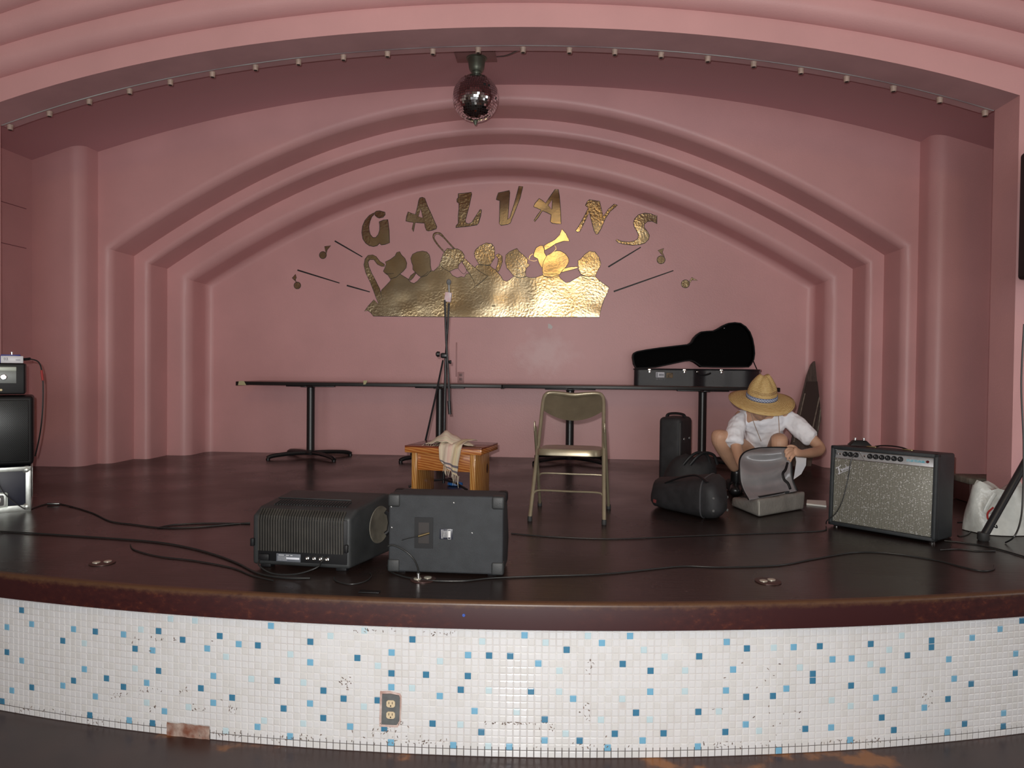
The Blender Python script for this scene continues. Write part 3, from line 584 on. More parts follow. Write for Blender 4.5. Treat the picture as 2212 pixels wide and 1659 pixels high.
obj('motor_cord', bm, mat('grey_cord', (0.22, 0.20, 0.19), 0.5), label='grey power cord running from the ball motor to the lamp row', cat='cord')
m_sock = mat('ivory_socket', (0.46, 0.34, 0.28), 0.5, var=0.15, vscale=40); m_hole = mat('socket_hole_black', (0.02, 0.015, 0.015), 0.6)
sp = [(22,270),(107,243),(193,219),(280,197.5),(368,177),(459,159),(552,145),(645,132.5),(742,121),(837,116.5),(935,111),(1033,108),(1130,106.5),(1230,107),(1328,110.5),(1428,118),(1529,125),(1628,138),(1730,153.5),(1829,170),(1930,190.5),(2030,213.5),(2128,240)]
proto = None
for i, (x, y) in enumerate(sp):
    X = onY(x, y, 5.0).x; z = zpoly(PF, X) - 0.001
    lab = 'small ivory bulb socket in the row along the stage arch'
    if i == 11: lab = 'pinkish bulb socket directly above the mirror ball'
    if i == 0: lab = 'leftmost bulb socket of the row along the stage arch'
    if i == 22: lab = 'rightmost bulb socket of the row along the stage arch'
    if proto is None:
        proto = thing('bulb_socket', (X, 5.0, z), lab, 'lamp socket', group='empty bulb sockets along the stage arch')
        bm = BM(); lathe(bm, [(0.017, -0.034), (0.019, -0.030), (0.019, -0.010), (0.022, -0.004), (0.022, 0.003)], (0, 0, 0), 12); obj('socket_body', bm, m_sock, proto)
        bm = BM(); lathe(bm, [(0.012, -0.0355), (0.013, -0.028)], (0, 0, 0), 10); obj('socket_opening', bm, m_hole, proto)
        kids = list(proto.children)
    else:
        r = proto.copy(); COL.objects.link(r); r.matrix_world = Matrix.Translation((X, 5.0, z)); r['label'] = lab
        for k in kids: c = k.copy(); COL.objects.link(c); c.parent = r
# ------------------------------------------------------------------ long tables against the back wall
m_top = mat('dark_wood_laminate', (0.14, 0.065, 0.055), 0.35, var=0.3, vscale=6, stretch=(1, 8, 1)); m_edge = mat('black_table_edge', (0.014, 0.012, 0.012), 0.4)
m_iron = mat('black_cast_iron', (0.012, 0.012, 0.013), 0.35, spec=0.6)
ZT = onY(671, 825.5, 6.80).z
def table(x0, x1, posts, label, rz=0.0):
    cx_, yc_ = (x0 + x1) / 2, 7.07
    r = thing('pedestal_table', (cx_, yc_, 0), label, 'table', group='long tables along the back wall')
    bm = BM(); box(bm, (0, 0, ZT - 0.010), (x1 - x0, 0.58, 0.020), 0.003); obj('tabletop', bm, m_top, r)
    bm = BM()
    for sy in (-1, 1): box(bm, (0, sy * 0.2875, ZT - 0.018), (x1 - x0 + 0.004, 0.012, 0.032), 0.003)
    for sx in (-1, 1): box(bm, (sx * ((x1 - x0) / 2 - 0.001), 0, ZT - 0.022), (0.012, 0.58, 0.040), 0.003)
    obj('edge_band', bm, m_edge, r)
    for px_ in posts:
        bm = BM(); lathe(bm, [(0.055, 0.03), (0.06, 0.05), (0.042, 0.075), (0.040, 0.085), (0.040, ZT - 0.06), (0.05, ZT - 0.05)], (px_ - cx_, 0, 0), 20)
        obj('post', bm, m_iron, r)
        bm = BM(); box(bm, (px_ - cx_, 0, ZT - 0.045), (0.5, 0.06, 0.012), 0.003); box(bm, (px_ - cx_, 0, ZT - 0.045), (0.06, 0.42, 0.012), 0.003); obj('top_plate', bm, m_iron, r)
        bm = BM()
        for sx, sy in ((1, -0.42), (1, 0.36), (-1, -0.36), (-1, 0.42)):
            p = [Vector((px_ - cx_, 0, 0.05)), Vector((px_ - cx_ + sx * 0.15, sy * 0.28, 0.050)), Vector((px_ - cx_ + sx * 0.30, sy * 0.60, 0.036)), Vector((px_ - cx_ + sx * 0.345, sy * 0.70, 0.016))]
            tube(bm, crom(p, 4), 0.021, 8); lathe(bm, [(0.02, 0.0), (0.02, 0.016)], (px_ - cx_ + sx * 0.34, sy * 0.69, 0), 10)
        obj('foot', bm, m_iron, r)
    return r
XT0 = onY(512, 828, 6.8).x; XTm = onY(1085, 832, 6.8).x; XT1 = onY(1683, 834, 6.8).x
t1 = table(XT0, XTm - 0.008, [onY(671, 900, 7.07).x, onY(950, 900, 7.07).x], 'long dark table along the back wall, left of the table joint')
t2 = table(XTm + 0.008, XT1, [onY(1231, 900, 7.07).x, onY(1517, 900, 7.07).x], 'long dark table under the open guitar case')
m_tape = mat('yellowed_tape', (0.50, 0.46, 0.26), 0.6)
bm = BM(); hexa(bm, [onY(x, y, Y_) for Y_ in (6.772, 6.785) for x, y in ((514, 832), (532, 832), (527, 823), (516, 823))]); obj('tape', bm, m_tape, t1, world=True, label='yellowed tape on the table end')
bm = BM(); hexa(bm, [onY(x, y, Y_) for Y_ in (6.772, 6.785) for x, y in ((785, 831), (790, 830), (794, 822), (785, 822))]); obj('tape', bm, m_tape, t1, world=True, label='small yellowed tape on the table edge')
# ------------------------------------------------------------------ wall outlets
m_plate = mat('pink_painted_plate', (0.46, 0.25, 0.25), 0.5)
c = onY(995.5, 815, YW); o_ = thing('wall_outlet', (c.x, YW - 0.004, c.z - 0.05), 'pink painted wall outlet behind the table edge, right of the microphone stand', 'outlet')
bm = BM(); box(bm, (0, 0, 0.05), (0.068, 0.008, 0.112), 0.003); obj('cover_plate', bm, m_plate, o_)
bm = BM(); box(bm, (0, -0.0045, 0.075), (0.03, 0.003, 0.026), 0.001); box(bm, (0, -0.0045, 0.03), (0.03, 0.003, 0.026), 0.001); obj('receptacle', bm, mat('dark_pink_slots', (0.22, 0.12, 0.12), 0.5), o_)
bm = BM(); x_ = onY(986, 780, YW).x; box(bm, (x_, YW - 0.004, 1.02), (0.012, 0.008, 0.36), 0.002); obj('conduit', bm, m_plate, o_, world=True)
# outlet in the mosaic front
s_c, z_c = on_tile(844.5, 1530)
def on_front(ds, dz, out): return Vector(tp(s_c + ds, z_c + dz, out))
fo = thing('floor_outlet', tuple(on_front(0, -0.065, 0.0)), 'grey duplex outlet set in the mosaic front of the stage', 'outlet', rz=s_c / RL)
def loc_rect(w_, h_): return [(-w_, -h_), (w_, -h_), (w_, h_), (-w_, h_)]
bm = BM()
pts = [(-0.036,-0.058),(-0.034,-0.062),(0.026,-0.062),(0.036,-0.046),(0.038,0.045),(0.034,0.056),(0.0,0.062),(-0.034,0.060)]
prism(bm, [[Vector((a, -0.011, c_ + 0.065)) for a, c_ in pts]], (0, 0.008, 0)); obj('cover_plate', bm, mat('dull_grey_steel', (0.15, 0.16, 0.16), 0.5, metal=0.3, var=0.15, vscale=30), fo)
bm = BM(); prism(bm, [[Vector((a * 1.22 - 0.003, -0.004, c_ * 1.18 + 0.063)) for a, c_ in pts]], (0, 0.006, 0)); obj('plaster_surround', bm, mat('pinkish_putty', (0.62, 0.50, 0.46), 0.8, vcol=(0.42, 0.26, 0.22), vscale=25, bump=0.5), fo)
m_ivory = mat('aged_ivory_plastic', (0.66, 0.54, 0.36), 0.4)
for dz in (0.089, 0.043):
    bm = BM(); prism(bm, [[Vector((0.002 + 0.0175 * max(-1, min(1, 1.15 * math.cos(t))), -0.0135, dz + 0.0165 * max(-0.86, min(0.86, math.sin(t))))) for t in [k * math.pi / 12 for k in range(24)]]], (0, 0.004, 0)); rc = obj('receptacle', bm, m_ivory, fo, label='aged ivory receptacle')
    bm = BM(); box(bm, (-0.005, -0.0138, dz + 0.004), (0.0022, 0.002, 0.009)); box(bm, (0.009, -0.0138, dz + 0.004), (0.0022, 0.002, 0.009)); lathe(bm, [(0.0028, 0), (0.0028, 0.002)], (0.002, -0.0128, dz - 0.008), 8, AX['y']); obj('slots', bm, m_hole, rc)
bm = BM(); lathe(bm, [(0.0025, 0), (0.002, 0.0015)], (0.002, -0.011, 0.066), 8, AX['y']); obj('screw', bm, mat('bright_screw', (0.7, 0.7, 0.7), 0.3, metal=1), fo)
# ------------------------------------------------------------------ folding chair
m_ch = mat('beige_enamel_metal', (0.30, 0.255, 0.175), 0.3, metal=0.45, spec=0.6, var=0.10, vscale=14); m_foot = mat('rubber_tip', (0.03, 0.03, 0.03), 0.6)
ch = thing('folding_chair', (0.705, 4.47, 0), 'beige metal folding chair standing alone in the middle of the stage', 'chair', rz=R_(-6))
HW, HT = 0.222, 0.192
def fr(t, s_): return Vector((s_ * (HW + (HT - HW) * t), -0.245 + 0.405 * t * 0.93, 0.02 + 0.745 * t))
bm = BM(); L = [fr(t, -1) for t in (0, 0.25, 0.5, 0.75, 0.93)]; Rr = [fr(t, 1) for t in (0.93, 0.75, 0.5, 0.25, 0)]
top = [fr(0.985, -0.93), fr(1.0, -0.75), fr(0.995, -0.4), fr(0.985, 0), fr(0.995, 0.4), fr(1.0, 0.75), fr(0.985, 0.93)]
tube(bm, crom(L + top + Rr, 5), 0.0125, 10); obj('front_legs_and_back_frame', bm, m_ch, ch)
rows = []
for i in range(7):
    v_ = i / 6; row = []
    for j in range(17):
        u_ = -1 + j / 8; tt = 0.985 - v_ * (0.135 + 0.085 * (1 - u_ * u_)); p = fr(tt, u_ * 0.97); p.y += 0.028 * (1 - u_ * u_) - 0.004; row.append(p)
    rows.append(row)
bm = BM(); grid_surf(bm, rows); bmesh.ops.solidify(bm, geom=bm.faces[:], thickness=0.004); obj('backrest', bm, m_ch, ch)
bm = BM(); zs = 0.425
pl = []
for k in range(40):
    t = 2 * math.pi * k / 40; ct, st = math.cos(t), math.sin(t); pl.append((math.copysign(abs(ct) ** 0.35, ct) * 0.196, math.copysign(abs(st) ** 0.35, st) * 0.19 - 0.03))
rows = [[Vector((x * f, y * f - (0 if y < 0 else 0) , zs + dz)) for x, y in pl] for f, dz in ((0.0, -0.006), (0.55, -0.005), (0.9, 0.0), (0.975, -0.002), (1.0, -0.010), (1.0, -0.040), (0.985, -0.042), (0.96, -0.036), (0.9, -0.014), (0.0, -0.014))]
for r_ in rows:
    for p in r_:
        p.z += 0.012 * max(0, -p.y) / 0.22
grid_surf(bm, rows, closed=True); bmesh.ops.remove_doubles(bm, verts=bm.verts, dist=1e-5); obj('seat', bm, m_ch, ch)
for s_ in (-1, 1):
    bm = BM(); a = Vector((s_ * 0.212, -0.13, 0.56)); c_ = Vector((s_ * 0.228, 0.245, 0.02)); tube(bm, [a, a.lerp(c_, 0.5), c_], 0.0105, 10); box(bm, (s_ * 0.214, -0.14, 0.565), (0.006, 0.03, 0.06), 0.002); obj('rear_leg', bm, m_ch, ch)
for s_ in (-1, 1):
    for x_, y_ in ((HW, -0.245), (0.229, 0.248)):
        bm = BM(); lathe(bm, [(0.014, 0), (0.0155, 0.006), (0.014, 0.03)], (s_ * x_, y_, 0), 10); obj('rubber_foot', bm, m_foot, ch)
bm = BM(); fb = lambda s_, z: fr((z - 0.02) / 0.745, s_)
tube(bm, crom([fb(-1, 0.135), fb(-0.96, 0.160), fb(-0.80, 0.175), fb(0, 0.175), fb(0.80, 0.175), fb(0.96, 0.160), fb(1, 0.135)], 5), 0.006, 8); obj('front_stretcher', bm, m_ch, ch)
def rb2(s_, z): a = Vector((s_ * 0.212, -0.13, 0.56)); c_ = Vector((s_ * 0.228, 0.245, 0.02)); return a.lerp(c_, (0.56 - z) / 0.54)
bm = BM(); tube(bm, crom([rb2(-1, 0.20), rb2(-0.95, 0.232), rb2(-0.78, 0.245), rb2(0, 0.245), rb2(0.78, 0.245), rb2(0.95, 0.232), rb2(1, 0.20)], 5), 0.006, 8); obj('rear_stretcher', bm, m_ch, ch)
# ------------------------------------------------------------------ wooden stool with a towel
m_pine = mat('orange_pine', (0.52, 0.19, 0.045), 0.35, coat=0.4)
def wood(m, sc, c1, c2, c3):
    nt = m.node_tree; b = nt.nodes['Principled BSDF']; tc = nt.nodes.new('ShaderNodeTexCoord'); mp = N(nt, 'ShaderNodeMapping'); mp.inputs['Scale'].default_value = sc; nt.links.new(tc.outputs['Object'], mp.inputs[0])
    wv = N(nt, 'ShaderNodeTexWave', Scale=1.0, Distortion=4.0, Detail=3.0); wv.bands_direction = 'DIAGONAL'; nt.links.new(mp.outputs[0], wv.inputs[0])
    nt.links.new(ramp(nt, wv.outputs[0], [(0.0, c1), (0.6, c2), (1.0, c3)]), b.inputs['Base Color'])
wood(m_pine, (5, 9, 34), (0.36, 0.10, 0.02), (0.54, 0.19, 0.04), (0.60, 0.27, 0.08))
m_pine_v = mat('pale_pine_legs', (0.6, 0.3, 0.08), 0.35, coat=0.4); wood(m_pine_v, (36, 16, 3), (0.44, 0.17, 0.035), (0.58, 0.28, 0.07), (0.66, 0.38, 0.13))
m_pine_red = mat('red_stained_pine_top', (0.20, 0.045, 0.02), 0.22, coat=0.5, var=0.3, vscale=5)
YS_ = 4.92; pA = onY(874, 962, YS_ + 0.07); ZS = pA.z; pB = onZ(1040, 968.5, ZS); rzs = math.atan2(pB.y - pA.y, pB.x - pA.x); WS = (pB.xy - pA.xy).length
DS = 0.42
st = thing('wooden_stool', (pA.x, pA.y, 0), 'orange pine step stool with a towel over it, behind the monitor speakers', 'stool', rz=rzs)
bm = BM(); box(bm, (WS / 2, DS / 2, ZS - 0.006), (WS, DS, 0.012), 0.003); obj('top_surface', bm, m_pine_red, st, label='red stained top face')
bm = BM(); box(bm, (WS / 2, DS / 2, ZS - 0.030), (WS, DS, 0.040), 0.004); obj('seat', bm, m_pine, st)
for x_ in (0.062, WS - 0.062 - 0.0):
    for y_ in (0.05, DS - 0.05):
        pass
for x_ in (0.06, WS - 0.075): 
    bm = BM(); box(bm, (x_, DS / 2, (ZS - 0.05) / 2), (0.040, DS - 0.07, ZS - 0.05), 0.003); obj('leg', bm, m_pine_v, st)
bm = BM(); box(bm, (WS / 2 - 0.008, 0.070, ZS - 0.05 - 0.065), (WS - 0.17, 0.022, 0.13), 0.002); obj('apron', bm, m_pine, st)
bm = BM(); box(bm, (WS / 2 - 0.008, DS - 0.070, ZS - 0.05 - 0.065), (WS - 0.17, 0.022, 0.13), 0.002); obj('apron', bm, m_pine, st)
bm = BM()
for x_, y_, z_ in ((WS - 0.0545, DS - 0.09, 0.18),): lathe(bm, [(0.022, 0), (0.018, 0.001)], (x_, y_, z_), 14, AX['x'] @ Matrix.Scale(1.7, 4, (1, 0, 0)))
obj('knot', bm, mat('dark_wood_knot', (0.06, 0.02, 0.01), 0.5), st)
# towel
m_tw = mat('striped_cotton_towel', (0.72, 0.62, 0.46), 0.9)
nt = m_tw.node_tree; b = nt.nodes['Principled BSDF']; uvn = nt.nodes.new('ShaderNodeUVMap'); uvn.uv_map = 'UVMap'; sx = nt.nodes.new('ShaderNodeSeparateXYZ'); nt.links.new(uvn.outputs[0], sx.inputs[0])
c = ramp(nt, sx.outputs[0], [(0.0, (0.70, 0.62, 0.46)), (0.3, (0.72, 0.63, 0.50)), (0.5, (0.74, 0.52, 0.44)), (0.62, (0.74, 0.66, 0.50)), (0.8, (0.72, 0.60, 0.36)), (1.0, (0.70, 0.62, 0.48))])
pk = mth(nt, 'GREATER_THAN', mth(nt, 'SINE', mth(nt, 'MULTIPLY', sx.outputs[0], 46)), 0.93); c = mixc(nt, mth(nt, 'MULTIPLY', pk, 0.6), c, (0.62, 0.28, 0.28))
v_ = sx.outputs[1]; g1 = mth(nt, 'LESS_THAN', mth(nt, 'ABSOLUTE', mth(nt, 'SUBTRACT', v_, 0.80)), 0.022); g2 = mth(nt, 'LESS_THAN', mth(nt, 'ABSOLUTE', mth(nt, 'SUBTRACT', v_, 0.91)), 0.026); g3 = mth(nt, 'LESS_THAN', v_, 0.0)
c = mixc(nt, mth(nt, 'MAXIMUM', g1, g2), c, (0.17, 0.15, 0.17)); nt.links.new(c, b.inputs['Base Color'])
tw = thing('towel', (pA.x + 0.25, pA.y + 0.15, ZS), 'cream striped fringed towel draped over the wooden stool', 'towel')
def stool_pt(x, y, z): return MW[st.name] @ Vector((x, y, z))
path = [(0.40, 0.22, 0.028), (0.39, 0.16, 0.035), (0.36, 0.08, 0.030), (0.352, 0.02, 0.016), (0.350, -0.010, -0.002), (0.346, -0.016, -0.05), (0.342, -0.018, -0.10), (0.350, -0.020, -0.14), (0.358, -0.020, -0.165)]
cl = crom([Vector(p) for p in path], 5); rows = []; uvs = []
for i, p in enumerate(cl):
    t = i / (len(cl) - 1); wd = 0.075 + 0.012 * math.sin(t * 5) - 0.02 * max(0, t - 0.8) * 5; row = []
    for j in range(15):
        u_ = -1 + j / 7; slant = 0.035 * u_ * max(0, t - 0.45) * 1.8
        off = Vector((1, 0, 0)) * (u_ * wd) + Vector((0, -0.010 * math.cos(u_ * 7 + t * 3) - 0.004, 0)) * (1 if t > 0.45 else 0.0) + Vector((0, 0, 0.010 * abs(math.cos(u_ * 5 + t * 4)))) * (1 if t <= 0.45 else 0)
        row.append((stool_pt(*(p + off + Vector((0, 0, ZS - slant)))), (u_ * 0.5 + 0.5, t)))
    rows.append(row)
def cloth_obj(name, rows, parent, m, thick=0.004):
    bm = BM(); uvl = bm.loops.layers.uv.new('UVMap'); V = [[bm.verts.new(p) for p, uv in r] for r in rows]
    for i in range(len(rows) - 1):
        for j in range(len(rows[0]) - 1):
            f = bm.faces.new([V[i][j], V[i][j + 1], V[i + 1][j + 1], V[i + 1][j]])
            for lp, (a, c_) in zip(f.loops, ((i, j), (i, j + 1), (i + 1, j + 1), (i + 1, j))): lp[uvl].uv = rows[a][c_][1]
    o = obj(name, bm, m, parent, world=True, smooth=80); md = o.modifiers.new('thickness', 'SOLIDIFY'); md.thickness = thick; md.offset = 0; return o
cloth_obj('hanging_end', rows, tw, m_tw)
rt = random.Random(9); rows = []
for i in range(21):
    t = i / 20; row = []
    for j in range(13):
        v2 = j / 12; x = 0.115 + 0.37 * t; edge = 1 - abs(2 * t - 1) ** 2.2
        y = 0.085 + 0.02 * math.sin(t * 9) + (0.20 * edge + 0.03) * (v2 - 0.25) - 0.05 * (1 - edge) * 0
        h = (0.062 * edge * math.exp(-((t - 0.42) / 0.22) ** 2) + 0.034 * edge) * math.sin(math.pi * min(1, v2 * 0.9 + 0.1)) + 0.007 * math.sin(t * 26 + v2 * 7) * edge + 0.006
        row.append((stool_pt(x, y, ZS + max(0.004, h)), (v2, 0.1 + 0.6 * t if t > 0.12 else 0.78 + t)))
    rows.append(row)
cloth_obj('crumpled_part', rows, tw, m_tw)
bm = BM()
for k in range(13):
    u_ = -1 + k / 6; t0 = cl[-1] + Vector((u_ * 0.055, -0.012 * math.cos(u_ * 7 + 3), ZS - 0.035 * u_ * 0.99)); L_ = 0.03 + rt.uniform(0, 0.03) + (0.03 if u_ > 0.2 else 0)
    tube(bm, [stool_pt(*t0), stool_pt(*(t0 + Vector((rt.uniform(-0.006, 0.006), 0, -L_ * 0.5)))), stool_pt(*(t0 + Vector((rt.uniform(-0.01, 0.01), 0, -L_))))], [0.0028, 0.0022, 0.0012], 5)
m_fr = mat('cream_fringe', (0.70, 0.62, 0.48), 0.9); obj('fringe', bm, m_fr, tw, world=True); bm = BM()
for k in range(9):
    x = 0.13 + 0.018 * k; p = stool_pt(x, 0.045 + 0.006 * k / 8, ZS + 0.006); tube(bm, [p, p + Vector((rt.uniform(-0.006, 0.006), -0.014, -0.001)), p + Vector((rt.uniform(-0.01, 0.01), -0.028, -0.004))], [0.0026, 0.002, 0.001], 5)
obj('fringe', bm, m_fr, tw, world=True)
# ------------------------------------------------------------------ microphone stand
m_blk = mat('black_satin_metal', (0.016, 0.016, 0.018), 0.35, spec=0.5); m_grey = mat('grey_mic_metal', (0.32, 0.33, 0.33), 0.35, metal=0.7)
YM = 5.42; ms = thing('microphone_stand', (onY(958, 1048, YM).x, YM, 0), 'black boom microphone stand behind the wooden stool', 'microphone stand')
q = lambda x, y, Y=YM: onY(x, y, Y)
bm = BM(); b0 = Vector((q(958, 1040).x, YM, 0.03)); tube(bm, [b0, q(960, 900), q(963, 771)], [0.012, 0.012, 0.010], 12); obj('pole', bm, m_blk, ms, world=True)
bm = BM(); tube(bm, [q(963, 771), q(966, 720), q(970, 655)], 0.0085, 10); obj('upper_pole', bm, m_blk, ms, world=True)
bm = BM(); tube(bm, [q(961, 648, YM - 0.03), q(964, 740, YM - 0.03), q(968, 800, YM - 0.03), q(971, 868, YM - 0.03)], 0.0085, 10); obj('boom_arm', bm, m_blk, ms, world=True)
bm = BM(); tube(bm, [q(970, 866, YM - 0.03), q(972, 895, YM - 0.03)], 0.013, 12); obj('counterweight', bm, m_blk, ms, world=True)
bm = BM(); pk_ = q(960, 768, YM - 0.015); box(bm, pk_, (0.055, 0.05, 0.04), 0.012, 3); lathe(bm, [(0.012, -0.03), (0.022, -0.02), (0.02, 0.0)], q(950, 765, YM), 12, AX['x']); lathe(bm, [(0.009, -0.03), (0.014, -0.01), (0.014, 0.0)], q(975, 782, YM), 12, AX['x']); obj('clutch_knob', bm, m_blk, ms, world=True)
bm = BM(); tube(bm, [q(957, 778, YM + 0.03), q(940, 860, YM + 0.06), q(919, 952, YM + 0.1)], 0.0075, 8); tube(bm, [q(919, 952, YM + 0.1), q(908, 1000, YM + 0.12), Vector((q(895, 1050, YM + 0.13).x, YM + 0.13, 0.012))], 0.0075, 8); obj('brace_bar', bm, m_blk, ms, world=True)
for a in (R_(200), R_(320), R_(80)):
    bm = BM(); tube(bm, [b0 + Vector((0, 0, 0.03)), b0 + Vector((math.cos(a) * 0.14, math.sin(a) * 0.14, 0.02)), Vector((b0.x + math.cos(a) * 0.27, b0.y + math.sin(a) * 0.27, 0.012))], 0.009, 8); obj('leg', bm, m_blk, ms, world=True)
bm = BM(); box(bm, q(968, 642, YM - 0.02), (0.052, 0.03, 0.075), 0.006, 2, rot=Matrix.Rotation(R_(8), 4, 'Y')); obj('clip_tape', bm, mat('pale_pink_tape', (0.72, 0.45, 0.48), 0.7, vcol=(0.80, 0.74, 0.75), vscale=18), ms, world=True, label='pale pink taped clip')
mic = thing('microphone', tuple(q(968, 632, YM - 0.025)), 'small grey microphone at the top of the boom stand', 'microphone')
bm = BM(); tube(bm, [q(970.5, 634, YM - 0.025), q(969.5, 614, YM - 0.025)], [0.008, 0.0085], 12); obj('microphone_body', bm, m_grey, mic, world=True)
bm = BM(); m0 = q(969.5, 616, YM - 0.025); lathe(bm, [(0.009, 0.0), (0.016, 0.010), (0.019, 0.022), (0.018, 0.034), (0.012, 0.042), (0.004, 0.045)], m0, 14); obj('grille_head', bm, mat('grey_mesh_grille', (0.30, 0.31, 0.31), 0.5, metal=0.5, bump=0.5, bscale=900), mic, world=True)
bm = BM(); c0 = onZ(983, 1049, 0.0); lathe(bm, [(0.03, 0.0), (0.045, 0.008), (0.042, 0.026), (0.02, 0.034)], (c0.x, c0.y, 0), 14, Matrix.Scale(1.4, 4, (1, 0, 0))); obj('blue_tape_roll', bm, mat('bright_blue_plastic', (0.02, 0.14, 0.42), 0.4), label='small blue object on the floor seen under the wooden stool', cat='small object')
# ------------------------------------------------------------------ monitor speakers
m_shell = mat('charcoal_moulded_plastic', (0.026, 0.028, 0.029), 0.5, var=0.25, vscale=9, bump=0.15, bscale=400)
m_fin = mat('dusty_dark_fins', (0.036, 0.033, 0.028), 0.55, var=0.3, vscale=12); m_blackp = mat('black_plastic', (0.007, 0.007, 0.008), 0.5, spec=0.35)
m_chrome = mat('bright_chrome', (0.75, 0.75, 0.74), 0.18, metal=1.0); m_labelw = mat('white_label', (0.62, 0.64, 0.70), 0.5); m_labelg = mat('grey_printed_panel', (0.10, 0.11, 0.13), 0.5)
YA = 3.10
s1 = thing('monitor_speaker', tuple(onZ(650, 1228, 0)), 'dusty moulded monitor speaker with ribbed heat sink facing out', 'speaker', group='monitor speakers at the stage edge')
nBL = onZ(545, 1227, 0); nBR = onZ(755, 1239, 0); 
def up(p, z): return Vector((p.x, p.y, z))
zT = onY(545, 1102, nBL.y).z
d1 = (nBR - nBL).normalized(); n1_ = Vector((-d1.y, d1.x, 0))
L1 = (nBR - nBL).length
ROT1 = math.atan2(d1.y, d1.x); s1m = Matrix.Translation(nBL) @ Matrix.Rotation(ROT1, 4, 'Z'); s1.matrix_world = s1m; MW[s1.name] = s1m
zb = 0.018
bm = BM()
prof = [(0.0, zb), (0.0, zT - 0.02), (0.055, zT + 0.012), (0.30, zT + 0.045), (0.42, zT + 0.02), (0.46, 0.10), (0.40, zb)]
def side(x, inset=0.0, k=1.0): return [Vector((x + (inset * (y / 0.46)), y, z)) for y, z in prof]
A = side(0.0, 0.055); B = side(L1, 0.10)
hx = [bm.verts.new(p) for p in A]; hy = [bm.verts.new(p) for p in B]; n_ = len(prof)
bm.faces.new(hx); bm.faces.new(hy[::-1])
for i in range(n_): bm.faces.new([hx[i], hx[(i + 1) % n_], hy[(i + 1) % n_], hy[i]])
bmesh.ops.recalc_face_normals(bm, faces=bm.faces); bmesh.ops.bevel(bm, geom=bm.edges[:], offset=0.016, segments=3, affect='EDGES', profile=0.6)
obj('cabinet', bm, m_shell, s1)
# raised rim around the back and slotted top recess
bm = BM(); w0, w1 = 0.03, L1 - 0.012; z0, z1 = zb + 0.02, zT - 0.028
box(bm, ((w0 + w1) / 2, -0.001, (z0 + z1) / 2), (w1 - w0, 0.008, z1 - z0), 0.002); obj('rear_panel', bm, m_blackp, s1)
bm = BM(); nf = 33; f0, f1 = 0.036, L1 - 0.030
for i in range(nf):
    x = f0 + (f1 - f0) * i / (nf - 1); pts = [(0.0, z0 + 0.045), (-0.012, z0 + 0.047), (-0.013, z1 - 0.01), (-0.006, z1 + 0.010), (0.022, z1 + 0.036), (0.030, z1 + 0.026)]
    prism(bm, [[Vector((x - 0.0032, y, z)) for y, z in pts]], (0.0064, 0, 0))
obj('heat_sink', bm, m_fin, s1, smooth=0, kind='stuff')
bm = BM(); box(bm, (L1 / 2 - 0.01, 0.17, zT + 0.030), (L1 * 0.78, 0.008, 0.004), 0.001)
for i in range(26): box(bm, (0.07 + (L1 - 0.12) * i / 25, 0.105, zT + 0.0215), (0.004, 0.07, 0.006), rot=Matrix.Rotation(R_(7.5), 4, 'X'))
obj('top_vent', bm, m_shell, s1, kind='stuff')
bm = BM(); box(bm, (0.178, -0.008, zb + 0.040), (0.115, 0.004, 0.036), 0.001); obj('info_panel', bm, m_labelg, s1)
bm = BM(); box(bm, (0.200, -0.0108, zb + 0.038), (0.062, 0.002, 0.009), 0.0005, rot=Matrix.Rotation(0, 4, 'Y')); obj('white_sticker', bm, m_labelw, s1)
bm = BM()
for i, (x, l) in enumerate(((0.135, 0.026), (0.164, 0.014), (0.183, 0.010))): box(bm, (x + 0.01, -0.0108, zb + 0.051), (l, 0.0015, 0.0035))
for k in range(4): box(bm, (0.150, -0.0108, zb + 0.044 - 0.005 * k), (0.045, 0.0012, 0.0012))
obj('panel_print', bm, mat('pale_print', (0.45, 0.46, 0.48), 0.6), s1, kind='stuff')
for i in range(4):
    bm = BM(); lathe(bm, [(0.0085, 0), (0.0085, 0.006), (0.005, 0.0075), (0.005, 0.003)], (0.268 + 0.031 * i, -0.006, zb + 0.042), 14, AX['y']); obj('jack_socket', bm, m_chrome, s1)
bm = BM(); box(bm, (0.062, -0.010, zb + 0.038), (0.05, 0.012, 0.030), 0.004); obj('power_inlet', bm, m_blackp, s1)
for x, z in ((0.004, 0.12), (L1 - 0.014, 0.11)):
    bm = BM(); box(bm, (x, -0.006, z), (0.018, 0.016, 0.036), 0.004); obj('latch_block', bm, m_blackp, s1)
# recessed round grip on the side
bm = BM(); side_n = Vector((L1 + 0.052, 0.235, 0.17)); mt = Matrix.Translation(side_n) @ Matrix.Rotation(R_(12.2), 4, 'Z').inverted() @ AX['x']
lathe(bm, [(0.088, 0.0015), (0.086, 0.005), (0.078, 0.004), (0.05, 0.001)], (0, 0, 0), 30, mt); obj('grip_dish', bm, mat('dusty_dish', (0.10, 0.09, 0.07), 0.7, var=0.3, vscale=14), s1)
bm = BM(); ctr = mt @ Vector((0, 0.02, 0.012)); tube(bm, [mt @ Vector((0.055 * 1, 0.045, 0.006)), mt @ Vector((0.04, 0.055, 0.02)), mt @ Vector((0.0, 0.06, 0.024)), mt @ Vector((-0.04, 0.055, 0.02)), mt @ Vector((-0.055, 0.045, 0.006))], 0.011, 8); obj('handle', bm, m_blackp, s1)
bm = BM()
for x in (0.05, L1 - 0.05):
    for y in (0.05, 0.34): box(bm, (x, y, 0.010), (0.05, 0.05, 0.020), 0.004)
obj('feet', bm, m_blackp, s1, kind='stuff')
